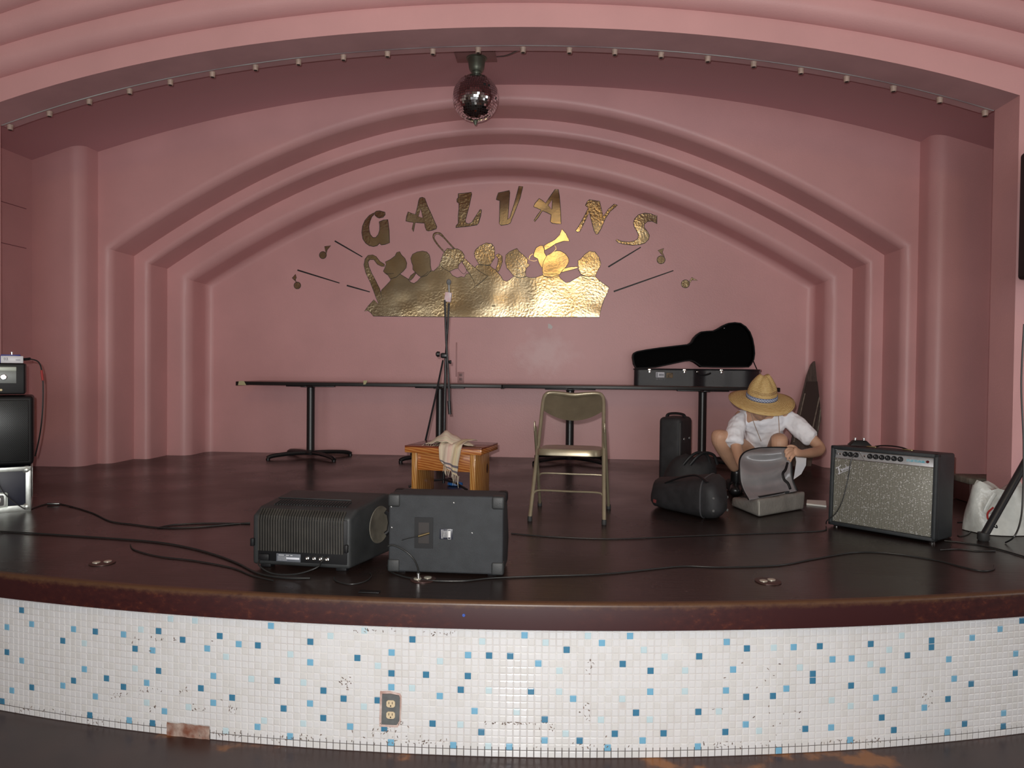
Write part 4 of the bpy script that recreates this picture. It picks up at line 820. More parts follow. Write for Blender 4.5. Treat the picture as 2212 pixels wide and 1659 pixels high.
# plain wedge monitor
m_carp = mat('slate_textured_cabinet', (0.026, 0.029, 0.033), 0.66, var=0.15, vscale=20, bump=0.3, bscale=500)
wBL = onZ(838.5, 1240, 0); wBR = onZ(1086, 1248.5, 0); dw = (wBR - wBL).normalized(); LW = (wBR - wBL).length; ROT2 = math.atan2(dw.y, dw.x)
s2 = thing('monitor_speaker', tuple(wBL), 'plain slate grey wedge monitor speaker with a cable plugged in its back', 'speaker', rz=ROT2, group='monitor speakers at the stage edge')
zW = onY(837, 1067.5, wBL.y).z; ZB2 = 0.012
bm = BM(); pr = [(0, ZB2), (0, zW), (0.165, zW), (0.29, 0.12), (0.235, ZB2)]
hx = [bm.verts.new((0, y, z)) for y, z in pr]; hy = [bm.verts.new((LW, y, z)) for y, z in pr]; bm.faces.new(hx); bm.faces.new(hy[::-1])
for i in range(5): bm.faces.new([hx[i], hx[(i + 1) % 5], hy[(i + 1) % 5], hy[i]])
bmesh.ops.recalc_face_normals(bm, faces=bm.faces); bmesh.ops.bevel(bm, geom=bm.edges[:], offset=0.010, segments=3, affect='EDGES', profile=0.6); obj('cabinet', bm, m_carp, s2)
for x, s_ in ((0.0, 1), (LW, -1)):
    for z_ in (ZB2, zW):
        bm = BM(); zz = z_ + (0.027 if z_ < 0.1 else -0.027); box(bm, (x + s_ * 0.024, 0.020, zz), (0.056, 0.05, 0.058), 0.010, 3); obj('corner_protector', bm, m_shell, s2)
for x, s_ in ((0.0, 1), (LW, -1)):
    bm = BM(); box(bm, (x + s_ * 0.016, 0.145, zW - 0.022), (0.044, 0.055, 0.050), 0.012, 3); obj('corner_protector', bm, m_blackp, s2)
bm = BM(); cx_, cz_ = 0.158, zW * 0.53; fw, fh = 0.041, 0.068
prism(bm, [[Vector((cx_ + a * fw, -0.004, cz_ + c_ * fh)) for a, c_ in ((-1, -1), (1, -1), (1, 1), (-1, 1))], [Vector((cx_ + a * fw * 0.58, -0.004, cz_ + c_ * fh * 0.68)) for a, c_ in ((-1, -1), (1, -1), (1, 1), (-1, 1))]], (0, 0.008, 0)); obj('jack_dish_frame', bm, m_blackp, s2)
bm = BM(); a_, c_ = fw * 0.58, fh * 0.68
hexa(bm, [(cx_ - a_, -0.0025, cz_ - c_), (cx_ + a_, -0.0025, cz_ - c_), (cx_ + a_, -0.0025, cz_ + c_), (cx_ - a_, -0.0025, cz_ + c_), (cx_ - a_ * 0.9, 0.004, cz_ - c_ * 0.9), (cx_ + a_ * 0.9, 0.004, cz_ - c_ * 0.9), (cx_ + a_ * 0.9, 0.004, cz_ + c_ * 0.9), (cx_ - a_ * 0.9, 0.004, cz_ + c_ * 0.9)])
obj('jack_dish', bm, mat('dark_dish', (0.022, 0.017, 0.015), 0.35), s2)
bm = BM(); box(bm, (0.258, -0.002, cz_ - 0.002), (0.058, 0.003, 0.046), 0.001); obj('spec_plate', bm, mat('navy_black_plate', (0.015, 0.017, 0.03), 0.4), s2)
m_print = mat('white_print', (0.62, 0.62, 0.62), 0.6)
bm = BM(); box(bm, (0.272, -0.0040, cz_ - 0.002), (0.009, 0.001, 0.028)); obj('white_bar', bm, m_print, s2)
bm = BM()
for k in range(6): box(bm, (0.238 + 0.0052 * k, -0.0040, cz_ - 0.002), (0.0016, 0.001, 0.040 if k < 2 else 0.030))
for a in (-1, 1): box(bm, (0.272, -0.0040, cz_ - 0.002 + a * 0.0215), (0.012, 0.001, 0.0012))
for a in (-1, 1): box(bm, (0.272 + a * 0.0062, -0.0040, cz_ - 0.002), (0.001, 0.001, 0.044))
obj('spec_print', bm, m_print, s2, kind='stuff')
for x, z in ((0.012, zW - 0.055), (0.372, cz_ + 0.006), (0.29, zW - 0.03), (0.015, cz_ + 0.02)):
    bm = BM(); box(bm, (x, -0.0008, z), (0.006, 0.002, 0.004), 0.001, rot=Matrix.Rotation(R_(35), 4, 'Y')); obj('paint_chip', bm, m_print, s2)
for x in (0.05, LW - 0.05):
    for y in (0.05, 0.19):
        bm = BM(); box(bm, (x, y, 0.007), (0.04, 0.04, 0.014), 0.002); obj('foot', bm, m_blackp, s2)
# ------------------------------------------------------------------ combo amplifier
a0 = onZ(1790, 1136, 0); a1 = onZ(2021, 1176, 0); da = (a1 - a0).normalized(); LA = (a1 - a0).length; RA = math.atan2(da.y, da.x)
HA = onY(2028.7, 981, a1.y + 0.02).z; DA = 0.255
amp = thing('guitar_amplifier', tuple(a0), 'vintage silver-faced combo guitar amplifier at the right of the stage', 'amplifier', rz=RA, tilt=Matrix.Rotation(R_(-2.5), 4, 'X'))
m_tolex = mat('dark_grey_vinyl_covering', (0.018, 0.022, 0.025), 0.5, var=0.15, vscale=30, bump=0.25, bscale=500)
bm = BM(); T = 0.022; z0 = 0.012
box(bm, (LA / 2, DA / 2 + 0.012, z0 + (HA - z0) / 2), (LA, DA - 0.024, HA - z0), 0.012, 3)
for c_, s_ in (((T / 2, 0.012, z0 + (HA - z0) / 2), (T, 0.05, HA - z0)), ((LA - T / 2, 0.012, z0 + (HA - z0) / 2), (T, 0.05, HA - z0)), ((LA / 2, 0.012, HA - T / 2), (LA, 0.05, T)), ((LA / 2, 0.012, z0 + T / 2), (LA, 0.05, T))): box(bm, c_, s_, 0.006, 2)
obj('cabinet', bm, m_tolex, amp)
m_sil = mat('silver_sparkle_grille_cloth', (0.5, 0.48, 0.42), 0.45, metal=0.2)
nt = m_sil.node_tree; b = nt.nodes['Principled BSDF']; tc = nt.nodes.new('ShaderNodeTexCoord'); sp_ = nt.nodes.new('ShaderNodeSeparateXYZ'); nt.links.new(tc.outputs['Object'], sp_.inputs[0])
fx = mth(nt, 'FRACT', mth(nt, 'DIVIDE', sp_.outputs[0], 0.0056)); fz = mth(nt, 'FRACT', mth(nt, 'DIVIDE', sp_.outputs[2], 0.0046))
wv = mth(nt, 'MULTIPLY', mth(nt, 'GREATER_THAN', fx, 0.32), mth(nt, 'GREATER_THAN', fz, 0.38)); c = mixc(nt, wv, (0.05, 0.048, 0.042), (0.42, 0.41, 0.34))
vz = N(nt, 'ShaderNodeTexVoronoi', Scale=210.0); nt.links.new(tc.outputs['Object'], vz.inputs[0]); sc_ = nt.nodes.new('ShaderNodeSeparateColor'); nt.links.new(vz.outputs['Color'], sc_.inputs[0])
c = mixc(nt, mth(nt, 'MULTIPLY', wv, mth(nt, 'GREATER_THAN', sc_.outputs[0], 0.9)), c, (0.95, 0.95, 0.92)); nt.links.new(c, b.inputs['Base Color'])
zp1 = HA - T - 0.002; PH = 0.050; zg1 = zp1 - PH
bm = BM(); box(bm, (LA / 2, 0.004, (z0 + T + zg1) / 2), (LA - 2 * T + 0.002, 0.012, zg1 - z0 - T), 0.003); obj('grille_cloth', bm, m_sil, amp)
m_pan = mat('brushed_aluminium_panel', (0.44, 0.44, 0.45), 0.38, metal=0.55, var=0.1, vscale=30)
bm = BM(); hexa(bm, [(T, 0.004, zg1), (LA - T, 0.004, zg1), (LA - T, 0.016, zp1), (T, 0.016, zp1), (T, 0.04, zg1), (LA - T, 0.04, zg1), (LA - T, 0.05, zp1), (T, 0.05, zp1)], 0.001); pan = obj('control_panel', bm, m_pan, amp)
bm = BM(); box(bm, (LA / 2, -0.001, zg1 + 0.001), (LA - 2 * T, 0.010, 0.003)); box(bm, (LA / 2, 0.012, zp1 - 0.001), (LA - 2 * T, 0.010, 0.003)); obj('panel_trim', bm, m_chrome, amp)
bm = BM(); box(bm, (LA * 0.80, 0.0075, zg1 + 0.026), (LA * 0.165, 0.002, 0.014), rot=Matrix.Rotation(R_(-13), 4, 'X')); obj('blue_lettering_strip', bm, mat('faded_blue_print', (0.10, 0.36, 0.46), 0.5, vcol=(0.40, 0.46, 0.48), vscale=90), amp, label='faded blue printed lettering strip')
ky = lambda z: 0.004 + (z - zg1) / PH * 0.012
kn = [0.128, 0.180, 0.236, 0.372, 0.428, 0.484, 0.540, 0.598, 0.655]; zk = zg1 + 0.027
for k, t in enumerate(kn):
    bm = BM(); lathe(bm, [(0.0155, 0), (0.0155, 0.003), (0.0125, 0.005), (0.0105, 0.016), (0.008, 0.017)], (t * LA + 0.004, ky(zk) + 0.001, zk), 16, AX['y']); kk = obj('knob', bm, m_blackp, amp)
    bm = BM(); box(bm, (t * LA + 0.004, ky(zk) - 0.017, zk + 0.005), (0.0012, 0.001, 0.009)); obj('pointer_mark', bm, m_print, kk)
for t in (0.045, 0.078, 0.322):
    bm = BM(); lathe(bm, [(0.0065, 0), (0.0065, 0.004), (0.003, 0.005)], (t * LA + 0.004, ky(zk) + 0.001, zk), 12, AX['y']); jj = obj('input_jack', bm, m_chrome, amp)
bm = BM(); lathe(bm, [(0.008, 0), (0.0075, 0.006), (0.004, 0.010)], (0.895 * LA + 0.004, ky(zk) + 0.001, zk), 14, AX['y']); obj('pilot_jewel', bm, mat('dark_red_jewel', (0.10, 0.01, 0.012), 0.1), amp)
bm = BM(); p = (0.275 * LA, zk + 0.022); tube(bm, [(0.268 * LA, ky(zp1) - 0.004, zp1), (0.335 * LA, ky(zg1) - 0.004, zg1)], 0.002, 6); obj('chrome_divider', bm, m_chrome, amp)
# script logo
def strokes(bm, ls, ox, oz, sc, rot_, r):
    ca, sa = math.cos(rot_), math.sin(rot_)
    for l, rr in ls:
        pts = crom([Vector((ox + sc * (x * ca - z * sa), -0.008, oz + sc * (x * sa + z * ca))) for x, z in l], 5); tube(bm, pts, r * rr, 6, flat=(Vector((0, 1, 0)), 0.6))
lg = [([(0.05, 0.80), (0.10, 0.95), (0.35, 0.90), (0.70, 0.98), (0.95, 1.10)], 1.4), ([(0.42, 0.92), (0.36, 0.55), (0.28, 0.15), (0.12, -0.10), (0.0, 0.0)], 1.8), ([(0.18, 0.50), (0.42, 0.54), (0.62, 0.56)], 1.1),
 ([(0.66, 0.26), (0.84, 0.36), (0.80, 0.50), (0.68, 0.42), (0.70, 0.20), (0.86, 0.18), (0.98, 0.30)], 1.0), ([(1.00, 0.46), (1.02, 0.20), (1.08, 0.40), (1.20, 0.46), (1.22, 0.20), (1.30, 0.24)], 1.0),
 ([(1.56, 0.42), (1.42, 0.42), (1.38, 0.22), (1.52, 0.20), (1.60, 0.42), (1.68, 0.92), (1.62, 0.50), (1.66, 0.20), (1.74, 0.22)], 1.0),
 ([(1.76, 0.28), (1.92, 0.36), (1.88, 0.50), (1.78, 0.42), (1.80, 0.20), (1.94, 0.18), (2.04, 0.28)], 1.0), ([(2.06, 0.48), (2.08, 0.18), (2.10, 0.40), (2.20, 0.50), (2.30, 0.44)], 1.0), ([(0.10, -0.12), (0.9, -0.02), (1.6, -0.02), (2.35, 0.10)], 0.9)]
bm = BM(); strokes(bm, lg, 0.048, HA - 0.163, 0.037, R_(26), 0.0021); obj('script_logo', bm, mat('silvery_script', (0.62, 0.62, 0.66), 0.3, metal=0.3), amp, kind='stuff', label='chrome script lettering')
bm = BM(); 
for x in (0.36, 0.64):
    pass
tube(bm, crom([(0.34 * LA, DA * 0.45, HA + 0.004), (0.40 * LA, DA * 0.45, HA + 0.014), (0.5 * LA, DA * 0.45, HA + 0.018), (0.60 * LA, DA * 0.45, HA + 0.014), (0.66 * LA, DA * 0.45, HA + 0.004)], 4), 0.010, 8, flat=(Vector((0, 0, 1)), 0.4)); obj('carry_handle', bm, m_blackp, amp)
m_brass = mat('brass_cap', (0.75, 0.62, 0.34), 0.25, metal=1.0)
for x in (0.32, 0.66):
    bm = BM(); box(bm, (x * LA, DA * 0.45, HA + 0.004), (0.055, 0.026, 0.008), 0.003); obj('handle_cap', bm, m_brass, amp)
for x in (0.03, LA - 0.03):
    for y in (0.035, DA - 0.03):
        bm = BM(); lathe(bm, [(0.014, 0), (0.018, 0.014)], (x, y, -0.003 + 0.0005 * 0), 12); obj('glide_foot', bm, m_chrome, amp)
# footswitch on top
ft = MW[amp.name] @ Vector((0.185 * LA, DA * 0.5, HA + 0.006)); fs = thing('footswitch', tuple(ft), 'black two-button footswitch resting on top of the guitar amplifier', 'footswitch', rz=RA + R_(38))
bm = BM(); hexa(bm, [(-0.062, -0.035, 0), (0.062, -0.035, 0), (0.034, -0.022, 0.030), (-0.034, -0.022, 0.030), (-0.062, 0.035, 0), (0.062, 0.035, 0), (0.034, 0.022, 0.030), (-0.034, 0.022, 0.030)], 0.004); obj('pedal_case', bm, m_blackp, fs)
for x in (-0.024, 0.024):
    bm = BM(); lathe(bm, [(0.006, 0.0), (0.006, 0.008), (0.0085, 0.010), (0.0085, 0.015), (0.006, 0.017)], (x, 0, 0.029), 12); obj('button', bm, m_chrome, fs)
# ------------------------------------------------------------------ left stack: rack case, speaker cabinet, amp head, direct box
RZ = R_(37); c0 = onZ(67, 1103, 0); DX = Vector((math.cos(RZ), math.sin(RZ), 0)); DY = Vector((-math.sin(RZ), math.cos(RZ), 0))
m_alu = mat('scuffed_aluminium', (0.55, 0.58, 0.55), 0.35, metal=0.75, var=0.15, vscale=25); m_navy = mat('navy_black_panel', (0.016, 0.018, 0.035), 0.4)
W0, D0, H0 = 0.54, 0.42, onY(66, 1006, c0.y + 0.02).z
org = c0 - DX * W0
fc = thing('flight_case', tuple(org), 'dark flight case with aluminium edges at the bottom of the left stack', 'flight case', rz=RZ)
bm = BM(); box(bm, (W0 / 2, D0 / 2, H0 / 2 + 0.004), (W0 - 0.012, D0 - 0.012, H0 - 0.016), 0.004); obj('body', bm, m_navy, fc)
bm = BM(); e = 0.028
for z_ in (0.004 + e / 2, H0 - e / 2):
    for y_ in (0.0015, D0 - 0.0015): box(bm, (W0 / 2, y_, z_), (W0, 0.006, e if z_ > 0.1 else e * 1.5), 0.002)
    for x_ in (0.0015, W0 - 0.0015): box(bm, (x_, D0 / 2, z_), (0.006, D0, e), 0.002)
for x_ in (e / 2, W0 - e / 2):
    for y_ in (0.0015, D0 - 0.0015): box(bm, (x_, y_, H0 / 2), (e, 0.006, H0 - 0.008), 0.002)
for y_ in (e / 2, D0 - e / 2):
    for x_ in (0.0015, W0 - 0.0015): box(bm, (x_, y_, H0 / 2), (0.006, e, H0 - 0.008), 0.002)
box(bm, (W0 / 2, D0 / 2, 0.003), (W0 * 0.98, D0 * 0.98, 0.006)); obj('edge_frame', bm, m_alu, fc, kind='stuff')
for x_ in (0.022, W0 - 0.022):
    for y_ in (0.022,):
        for z_ in (0.026, H0 - 0.022):
            bm = BM(); bmesh.ops.create_uvsphere(bm, u_segments=14, v_segments=10, radius=0.026); bm.transform(Matrix.Translation((x_, y_ - 0.008, z_)) @ Matrix.Scale(0.75, 4, (0, 1, 0))); obj('ball_corner', bm, m_alu, fc)
bm = BM(); box(bm, (W0 - 0.175, -0.004, 0.078), (0.115, 0.006, 0.095), 0.010, 3); lt = obj('latch_dish', bm, m_alu, fc); bm = BM(); box(bm, (W0 - 0.175, -0.008, 0.078), (0.075, 0.006, 0.064), 0.008, 2); obj('latch_recess', bm, mat('dark_recess', (0.12, 0.12, 0.12), 0.5), lt); bm = BM(); box(bm, (W0 - 0.175, -0.012, 0.082), (0.045, 0.006, 0.030), 0.008, 2); obj('butterfly_latch', bm, m_chrome, lt)
H1 = 0.435; W1 = 0.60; D1 = 0.36; o1 = c0 + DX * 0.012 - DX * W1 + DY * 0.02
sc1 = thing('speaker_cabinet', (o1.x, o1.y, H0 + 0.0), 'black bass speaker cabinet with metal mesh front on the flight case', 'speaker', rz=RZ)
bm = BM(); box(bm, (W1 / 2, D1 / 2 + 0.01, H1 / 2 + 0.004), (W1, D1 - 0.02, H1 - 0.006), 0.018, 3); obj('cabinet', bm, m_blackp, sc1)
m_mesh = mat('black_perforated_mesh', (0.03, 0.03, 0.032), 0.35, metal=0.5)
nt = m_mesh.node_tree; b = nt.nodes['Principled BSDF']; tc = nt.nodes.new('ShaderNodeTexCoord'); sp_ = nt.nodes.new('ShaderNodeSeparateXYZ'); nt.links.new(tc.outputs['Object'], sp_.inputs[0])
u1 = mth(nt, 'ADD', sp_.outputs[0], mth(nt, 'MULTIPLY', sp_.outputs[2], 0.7)); u2 = mth(nt, 'SUBTRACT', sp_.outputs[0], mth(nt, 'MULTIPLY', sp_.outputs[2], 0.7))
d1_ = mth(nt, 'GREATER_THAN', mth(nt, 'FRACT', mth(nt, 'DIVIDE', u1, 0.0095)), 0.72); d2_ = mth(nt, 'GREATER_THAN', mth(nt, 'FRACT', mth(nt, 'DIVIDE', u2, 0.0095)), 0.72)
nt.links.new(mixc(nt, mth(nt, 'MAXIMUM', d1_, d2_), (0.005, 0.005, 0.006), (0.045, 0.048, 0.048)), b.inputs['Base Color'])
bm = BM(); box(bm, (W1 / 2, 0.004, H1 / 2 + 0.004), (W1 - 0.05, 0.012, H1 - 0.055), 0.004); obj('mesh_grille', bm, m_mesh, sc1)
H2 = 0.205; W2 = 0.42; o2 = c0 - DX * 0.030 - DX * W2 + DY * 0.04; Z2 = H0 + H1 + 0.001
hd = thing('amplifier_head', (o2.x, o2.y, Z2), 'small amplifier head with silver knobs on top of the mesh speaker cabinet', 'amplifier', rz=RZ)
bm = BM(); box(bm, (W2 / 2, 0.14, H2 / 2 + 0.006), (W2, 0.26, H2 - 0.012), 0.010, 3); obj('case', bm, m_blackp, hd)
m_pg = mat('pale_grey_green_panel', (0.46, 0.50, 0.44), 0.4, metal=0.3)
bm = BM(); box(bm, (W2 / 2 - 0.01, 0.008, H2 * 0.60), (W2 - 0.07, 0.008, 0.085), 0.002); obj('front_panel', bm, mat('mid_grey_panel', (0.24, 0.26, 0.25), 0.4, metal=0.3), hd)
bm = BM(); box(bm, (W2 / 2 - 0.01, 0.006, H2 * 0.60 + 0.046), (W2 - 0.07, 0.008, 0.028), 0.002); obj('light_panel_strip', bm, m_pg, hd)
for t in (0.080, 0.156, 0.232, 0.308):
    bm = BM(); lathe(bm, [(0.018, 0), (0.018, 0.012), (0.014, 0.016)], (W2 - 0.03 - t, 0.003, H2 * 0.60 - 0.004), 18, AX['y']); k_ = obj('knob', bm, m_chrome, hd)
    bm = BM(); box(bm, (W2 - 0.03 - t, -0.0135, H2 * 0.60 - 0.004), (0.026, 0.002, 0.003), rot=Matrix.Rotation(R_(-40), 4, 'Y')); obj('pointer_mark', bm, m_blackp, k_)
for t in (0.093, 0.132):
    bm = BM(); lathe(bm, [(0.008, 0), (0.008, 0.004), (0.005, 0.005)], (W2 - 0.03 - t, 0.010, H2 * 0.19), 14, AX['y']); obj('jack_socket', bm, mat('brassy_ring', (0.40, 0.34, 0.20), 0.4, metal=0.6), hd)
Z3 = Z2 + H2 - 0.001; p3 = c0 - DX * 0.040 - DX * 0.115 + DY * 0.05
db = thing('direct_box', (p3.x, p3.y, Z3), 'small white and blue box with a cable on top of the amplifier head', 'direct box', rz=RZ)
bm = BM(); box(bm, (0.0575, 0.04, 0.024), (0.115, 0.08, 0.044), 0.002); obj('white_case', bm, mat('white_enamel', (0.72, 0.72, 0.76), 0.35), db)
bm = BM(); box(bm, (-0.012, 0.04, 0.024), (0.024, 0.078, 0.046), 0.003); box(bm, (0.05, 0.045, 0.0505), (0.10, 0.066, 0.010), 0.002); obj('blue_end', bm, mat('deep_blue_enamel', (0.03, 0.03, 0.22), 0.35), db)
bm = BM()
for k, a in enumerate((0.0, 0.008, 0.016)): tube(bm, crom([(0.020 + a, -0.0005, 0.036), (0.018 + a, -0.0005, 0.028), (0.021 + a, -0.0005, 0.018)], 4), 0.0011, 5)
box(bm, (0.088, -0.0003, 0.022), (0.024, 0.001, 0.003)); obj('printed_mark', bm, mat('dark_print', (0.08, 0.08, 0.14), 0.5), db, kind='stuff')
bm = BM(); lathe(bm, [(0.006, 0.0), (0.006, 0.012), (0.009, 0.013), (0.009, 0.017)], (0.055, 0.045, 0.054), 12); obj('switch', bm, m_chrome, db)
bm = BM(); box(bm, (-0.05, 0.03, 0.024), (0.05, 0.014, 0.012), 0.003); obj('red_plug', bm, mat('red_plastic', (0.45, 0.03, 0.02), 0.4), db)
# ------------------------------------------------------------------ speaker on a tripod at the right edge
pb = Vector((3.64, 4.19, 0)); ss = thing('speaker_stand', tuple(pb), 'black tripod speaker stand at the right edge of the stage', 'speaker stand')
bm = BM(); tube(bm, [pb + Vector((0, 0, 0.10)), pb + Vector((0, 0, 1.24))], 0.024, 14); tube(bm, [pb + Vector((0, 0, 0.95)), pb + Vector((0, 0, onY(2199, 588, 4.02).z - 0.002))], 0.018, 14); obj('pole', bm, m_blk, ss, world=True)
bm = BM(); lathe(bm, [(0.036, 1.10), (0.036, 1.22), (0.026, 1.23)], (pb.x, pb.y, 0), 16); lathe(bm, [(0.034, 0.22), (0.034, 0.28)], (pb.x, pb.y, 0), 16); obj('collar', bm, m_blackp, ss, world=True)
tipL = onZ(2124, 1160, 0.02)
for tip in (tipL, Vector((3.85, 3.78, 0.02)), Vector((3.62, 4.62, 0.02))):
    hh = pb + Vector((0, 0, 1.16)); dirn = (hh - tip).normalized()
    bm = BM(); tube(bm, [tip + dirn * 0.01, hh], 0.021, 12); lg_ = obj('leg', bm, m_blk, ss, world=True)
    bm = BM(); lathe(bm, [(0.024, 0), (0.030, 0.008), (0.028, 0.045)], (tip.x, tip.y, 0), 14); obj('rubber_foot', bm, m_foot, lg_, world=True)
ps = thing('loudspeaker', (3.52, 4.2, 1.52), 'black loudspeaker on the tripod stand at the right edge of the picture', 'speaker')
xL = onY(2199, 440, 4.36).x; zt_ = onY(2200, 292, 4.02).z; zb_ = onY(2199, 588, 4.02).z
bm = BM(); box(bm, (xL + 0.19, 4.19, (zt_ + zb_) / 2), (0.38, 0.34, zt_ - zb_), 0.022, 3); obj('cabinet', bm, m_blackp, ps, world=True)
bm = BM(); box(bm, (xL + 0.19, 4.015, (zt_ + zb_) / 2), (0.33, 0.012, zt_ - zb_ - 0.06), 0.005); obj('grille', bm, m_mesh, ps, world=True)
ps.location = (xL + 0.19, 4.19, zb_); MWp = Matrix.Translation(ps.location)
for c in ps.children: c.data.transform(MWp.inverted() @ MW[ps.name])
# white plastic bag and dark box by the jamb
m_bag = mat('white_plastic_bag', (0.55, 0.57, 0.54), 0.35, var=0.12, vscale=14, bump=0.5, bscale=18)
wb = thing('plastic_bag', tuple(onZ(2180, 1164, 0)), 'crumpled white plastic bag with red marks behind the tripod leg', 'bag')
rows = []; rg = random.Random(4); cb = onZ(2180, 1160, 0) + Vector((0.03, 0.14, 0))
for i in range(10):
    t = i / 9; row = []
    for k in range(26):
        a = 2 * math.pi * k / 26; rx = (0.19 - 0.05 * t ** 2) * (1 + 0.05 * math.sin(5 * a + t * 4)); ry = (0.13 - 0.05 * t) * (1 + 0.08 * math.sin(3 * a + 2 + t * 5)); row.append(cb + Vector((rx * math.cos(a) - 0.01 * t, ry * math.sin(a), 0.004 + 0.265 * t + 0.018 * math.sin(4 * a) * t + 0.012 * math.sin(9 * a) * t)))
    rows.append(row)
bm = BM(); V = grid_surf(bm, rows, closed=True); bm.faces.new(V[0][::-1]); top_c = bm.verts.new(cb + Vector((0, 0, 0.24)))
for k in range(26): bm.faces.new([V[-1][k], V[-1][(k + 1) % 26], top_c])
obj('bag_body', bm, m_bag, wb, world=True, smooth=70)
bm = BM(); h0_ = onY(2140, 1105, cb.y - 0.13); pts = crom([onY(x, y, cb.y - 0.145) for x, y in ((2150, 1066), (2138, 1085), (2130, 1104), (2138, 1106), (2152, 1095), (2170, 1080))], 6); tube(bm, pts, 0.011, 8, flat=(Vector((0, 1, 0)), 0.3)); obj('bag_handle', bm, m_bag, wb, world=True)
m_redp = mat('red_print', (0.40, 0.03, 0.03), 0.5)
bm = BM(); tube(bm, crom([onY(x, y, cb.y - 0.150) for x, y in ((2146, 1096), (2134, 1108), (2134, 1120), (2140, 1124), (2146, 1116))], 5), 0.006, 6, flat=(Vector((0, 1, 0)), 0.3)); obj('red_print', bm, m_redp, wb, world=True)
bm = BM(); tube(bm, crom([onY(x, y, cb.y - 0.150) for x, y in ((2152, 1134), (2154, 1140), (2148, 1138))], 3), 0.004, 6, flat=(Vector((0, 1, 0)), 0.3)); obj('dark_print', bm, m_blackp, wb, world=True)
gb = onZ(2108, 1088, 0); bx = thing('storage_box', tuple(gb), 'low dark box with a grey lid on the floor beside the right jamb', 'box')
hb = onY(2108, 1033, gb.y).z
bm = BM(); box(bm, (gb.x + 0.10, gb.y + 0.12, hb * 0.40), (0.28, 0.22, hb * 0.78), 0.008); obj('box_body', bm, mat('dark_red_box', (0.055, 0.018, 0.016), 0.5), bx, world=True)
bm = BM(); box(bm, (gb.x + 0.10, gb.y + 0.12, hb * 0.87), (0.30, 0.24, hb * 0.26), 0.012); obj('lid', bm, mat('mottled_grey_lid', (0.17, 0.16, 0.13), 0.7, var=0.3, vscale=25), bx, world=True)
# ------------------------------------------------------------------ floor pockets, paper
m_brz = mat('worn_bright_metal', (0.62, 0.60, 0.50), 0.3, metal=0.6); m_pocket = mat('dark_brass_plate', (0.07, 0.035, 0.03), 0.4, metal=0.4)
for x, y, lab in ((221, 1216.5, 'small bright floor socket lids near the stage edge, far left'), (914, 1252, 'floor socket with cable plugs in front of the plain wedge speaker'), (1659, 1256.5, 'small bright floor socket lids near the stage edge, below the grey bag')):
    p = onZ(x, y, 0); r = thing('floor_socket', tuple(p), lab, 'floor socket', group='floor sockets along the stage edge')
    bm = BM(); lathe(bm, [(0.055, 0.0005), (0.055, 0.004), (0.050, 0.005)], tuple(p), 28); obj('cover_ring', bm, m_pocket, r, world=True)
    for dx, dy in ((-0.022, -0.010), (0.018, 0.012)):
        bm = BM(); lathe(bm, [(0.017, 0.005), (0.017, 0.008), (0.013, 0.0095)], (p.x + dx, p.y + dy, 0), 18); obj('socket_lid', bm, m_brz, r, world=True)
bm = BM(); hexa(bm, [(v.x, v.y, z) for z in (0.001, 0.012) for v in (onZ(1742, 1091, 0), onZ(1785, 1096, 0), onZ(1784, 1085, 0), onZ(1743, 1083, 0))]); obj('folded_paper', bm, mat('white_folded_paper', (0.85, 0.84, 0.78), 0.7), label='folded white paper on the floor left of the guitar amplifier', cat='paper')
bm = BM(); pp = onZ(807, 1282, 0); box(bm, (pp.x - 0.02, pp.y + 0.012, 0.003), (0.085, 0.030, 0.004), 0.001); obj('black_tape', bm, m_blackp, label='strip of black tape on the stage edge below the ribbed speaker', cat='tape')
bm = BM(); q_ = onY(1003, 1326, 2.74); lathe(bm, [(0.006, 0.0), (0.006, 0.002)], (q_.x, arc_y(q_.x, 0) - 0.0005, q_.z), 12, AX['y']); obj('blue_sticker', bm, mat('blue_dot', (0.03, 0.08, 0.35), 0.5), label='tiny blue round sticker on the dark red stage edge', cat='sticker')
# ------------------------------------------------------------------ cables
m_cab = mat('black_rubber_cable', (0.014, 0.015, 0.015), 0.4, spec=0.6)
def cable(pts, r0, lab, name='cable', m=None, cat='cable', n=8, extra=None, group='black cables across the stage floor'):
    W_ = []; r = r0 * 0.72
    for p in pts:
        if len(p) == 2: v = onZ(p[0], p[1], r + 0.0005); W_.append(v)
        elif len(p) == 3: W_.append(Vector((0, 0, 0)) + onY(p[0], p[1], p[2]))
        else: W_.append(Vector(p[:3]))
    if extra is None:
        bm = BM(); tube(bm, crom(W_, n), r, 8); return obj(name, bm, m or m_cab, label=lab, cat=cat, group=group)
    root = thing(name, (W_[0].x, W_[0].y, min(p.z for p in W_) - r), lab, cat, group=group); bm = BM(); tube(bm, crom(W_, n), r, 8); obj('cord', bm, m or m_cab, root, world=True)
    for nm, p0, p1, rr, mm in extra: bm = BM(); tube(bm, [p0, p1], rr, 10); obj(nm, bm, mm, root, world=True)
    return root
cable([(-30, 1146), (90, 1153), (200, 1160), (330, 1170), (405, 1182), (468, 1199), (515, 1217), (560, 1239), (615, 1248), (670, 1249)], 0.006, 'thick cable sweeping from the left edge to the ribbed speaker')
cable([(282, 1176), (292, 1188), (345, 1202), (420, 1211), (500, 1226), (545, 1243), (590, 1254)], 0.0045, 'thin cable running under the thick one towards the ribbed speaker')
pj = onZ(116, 1088, 0.012)
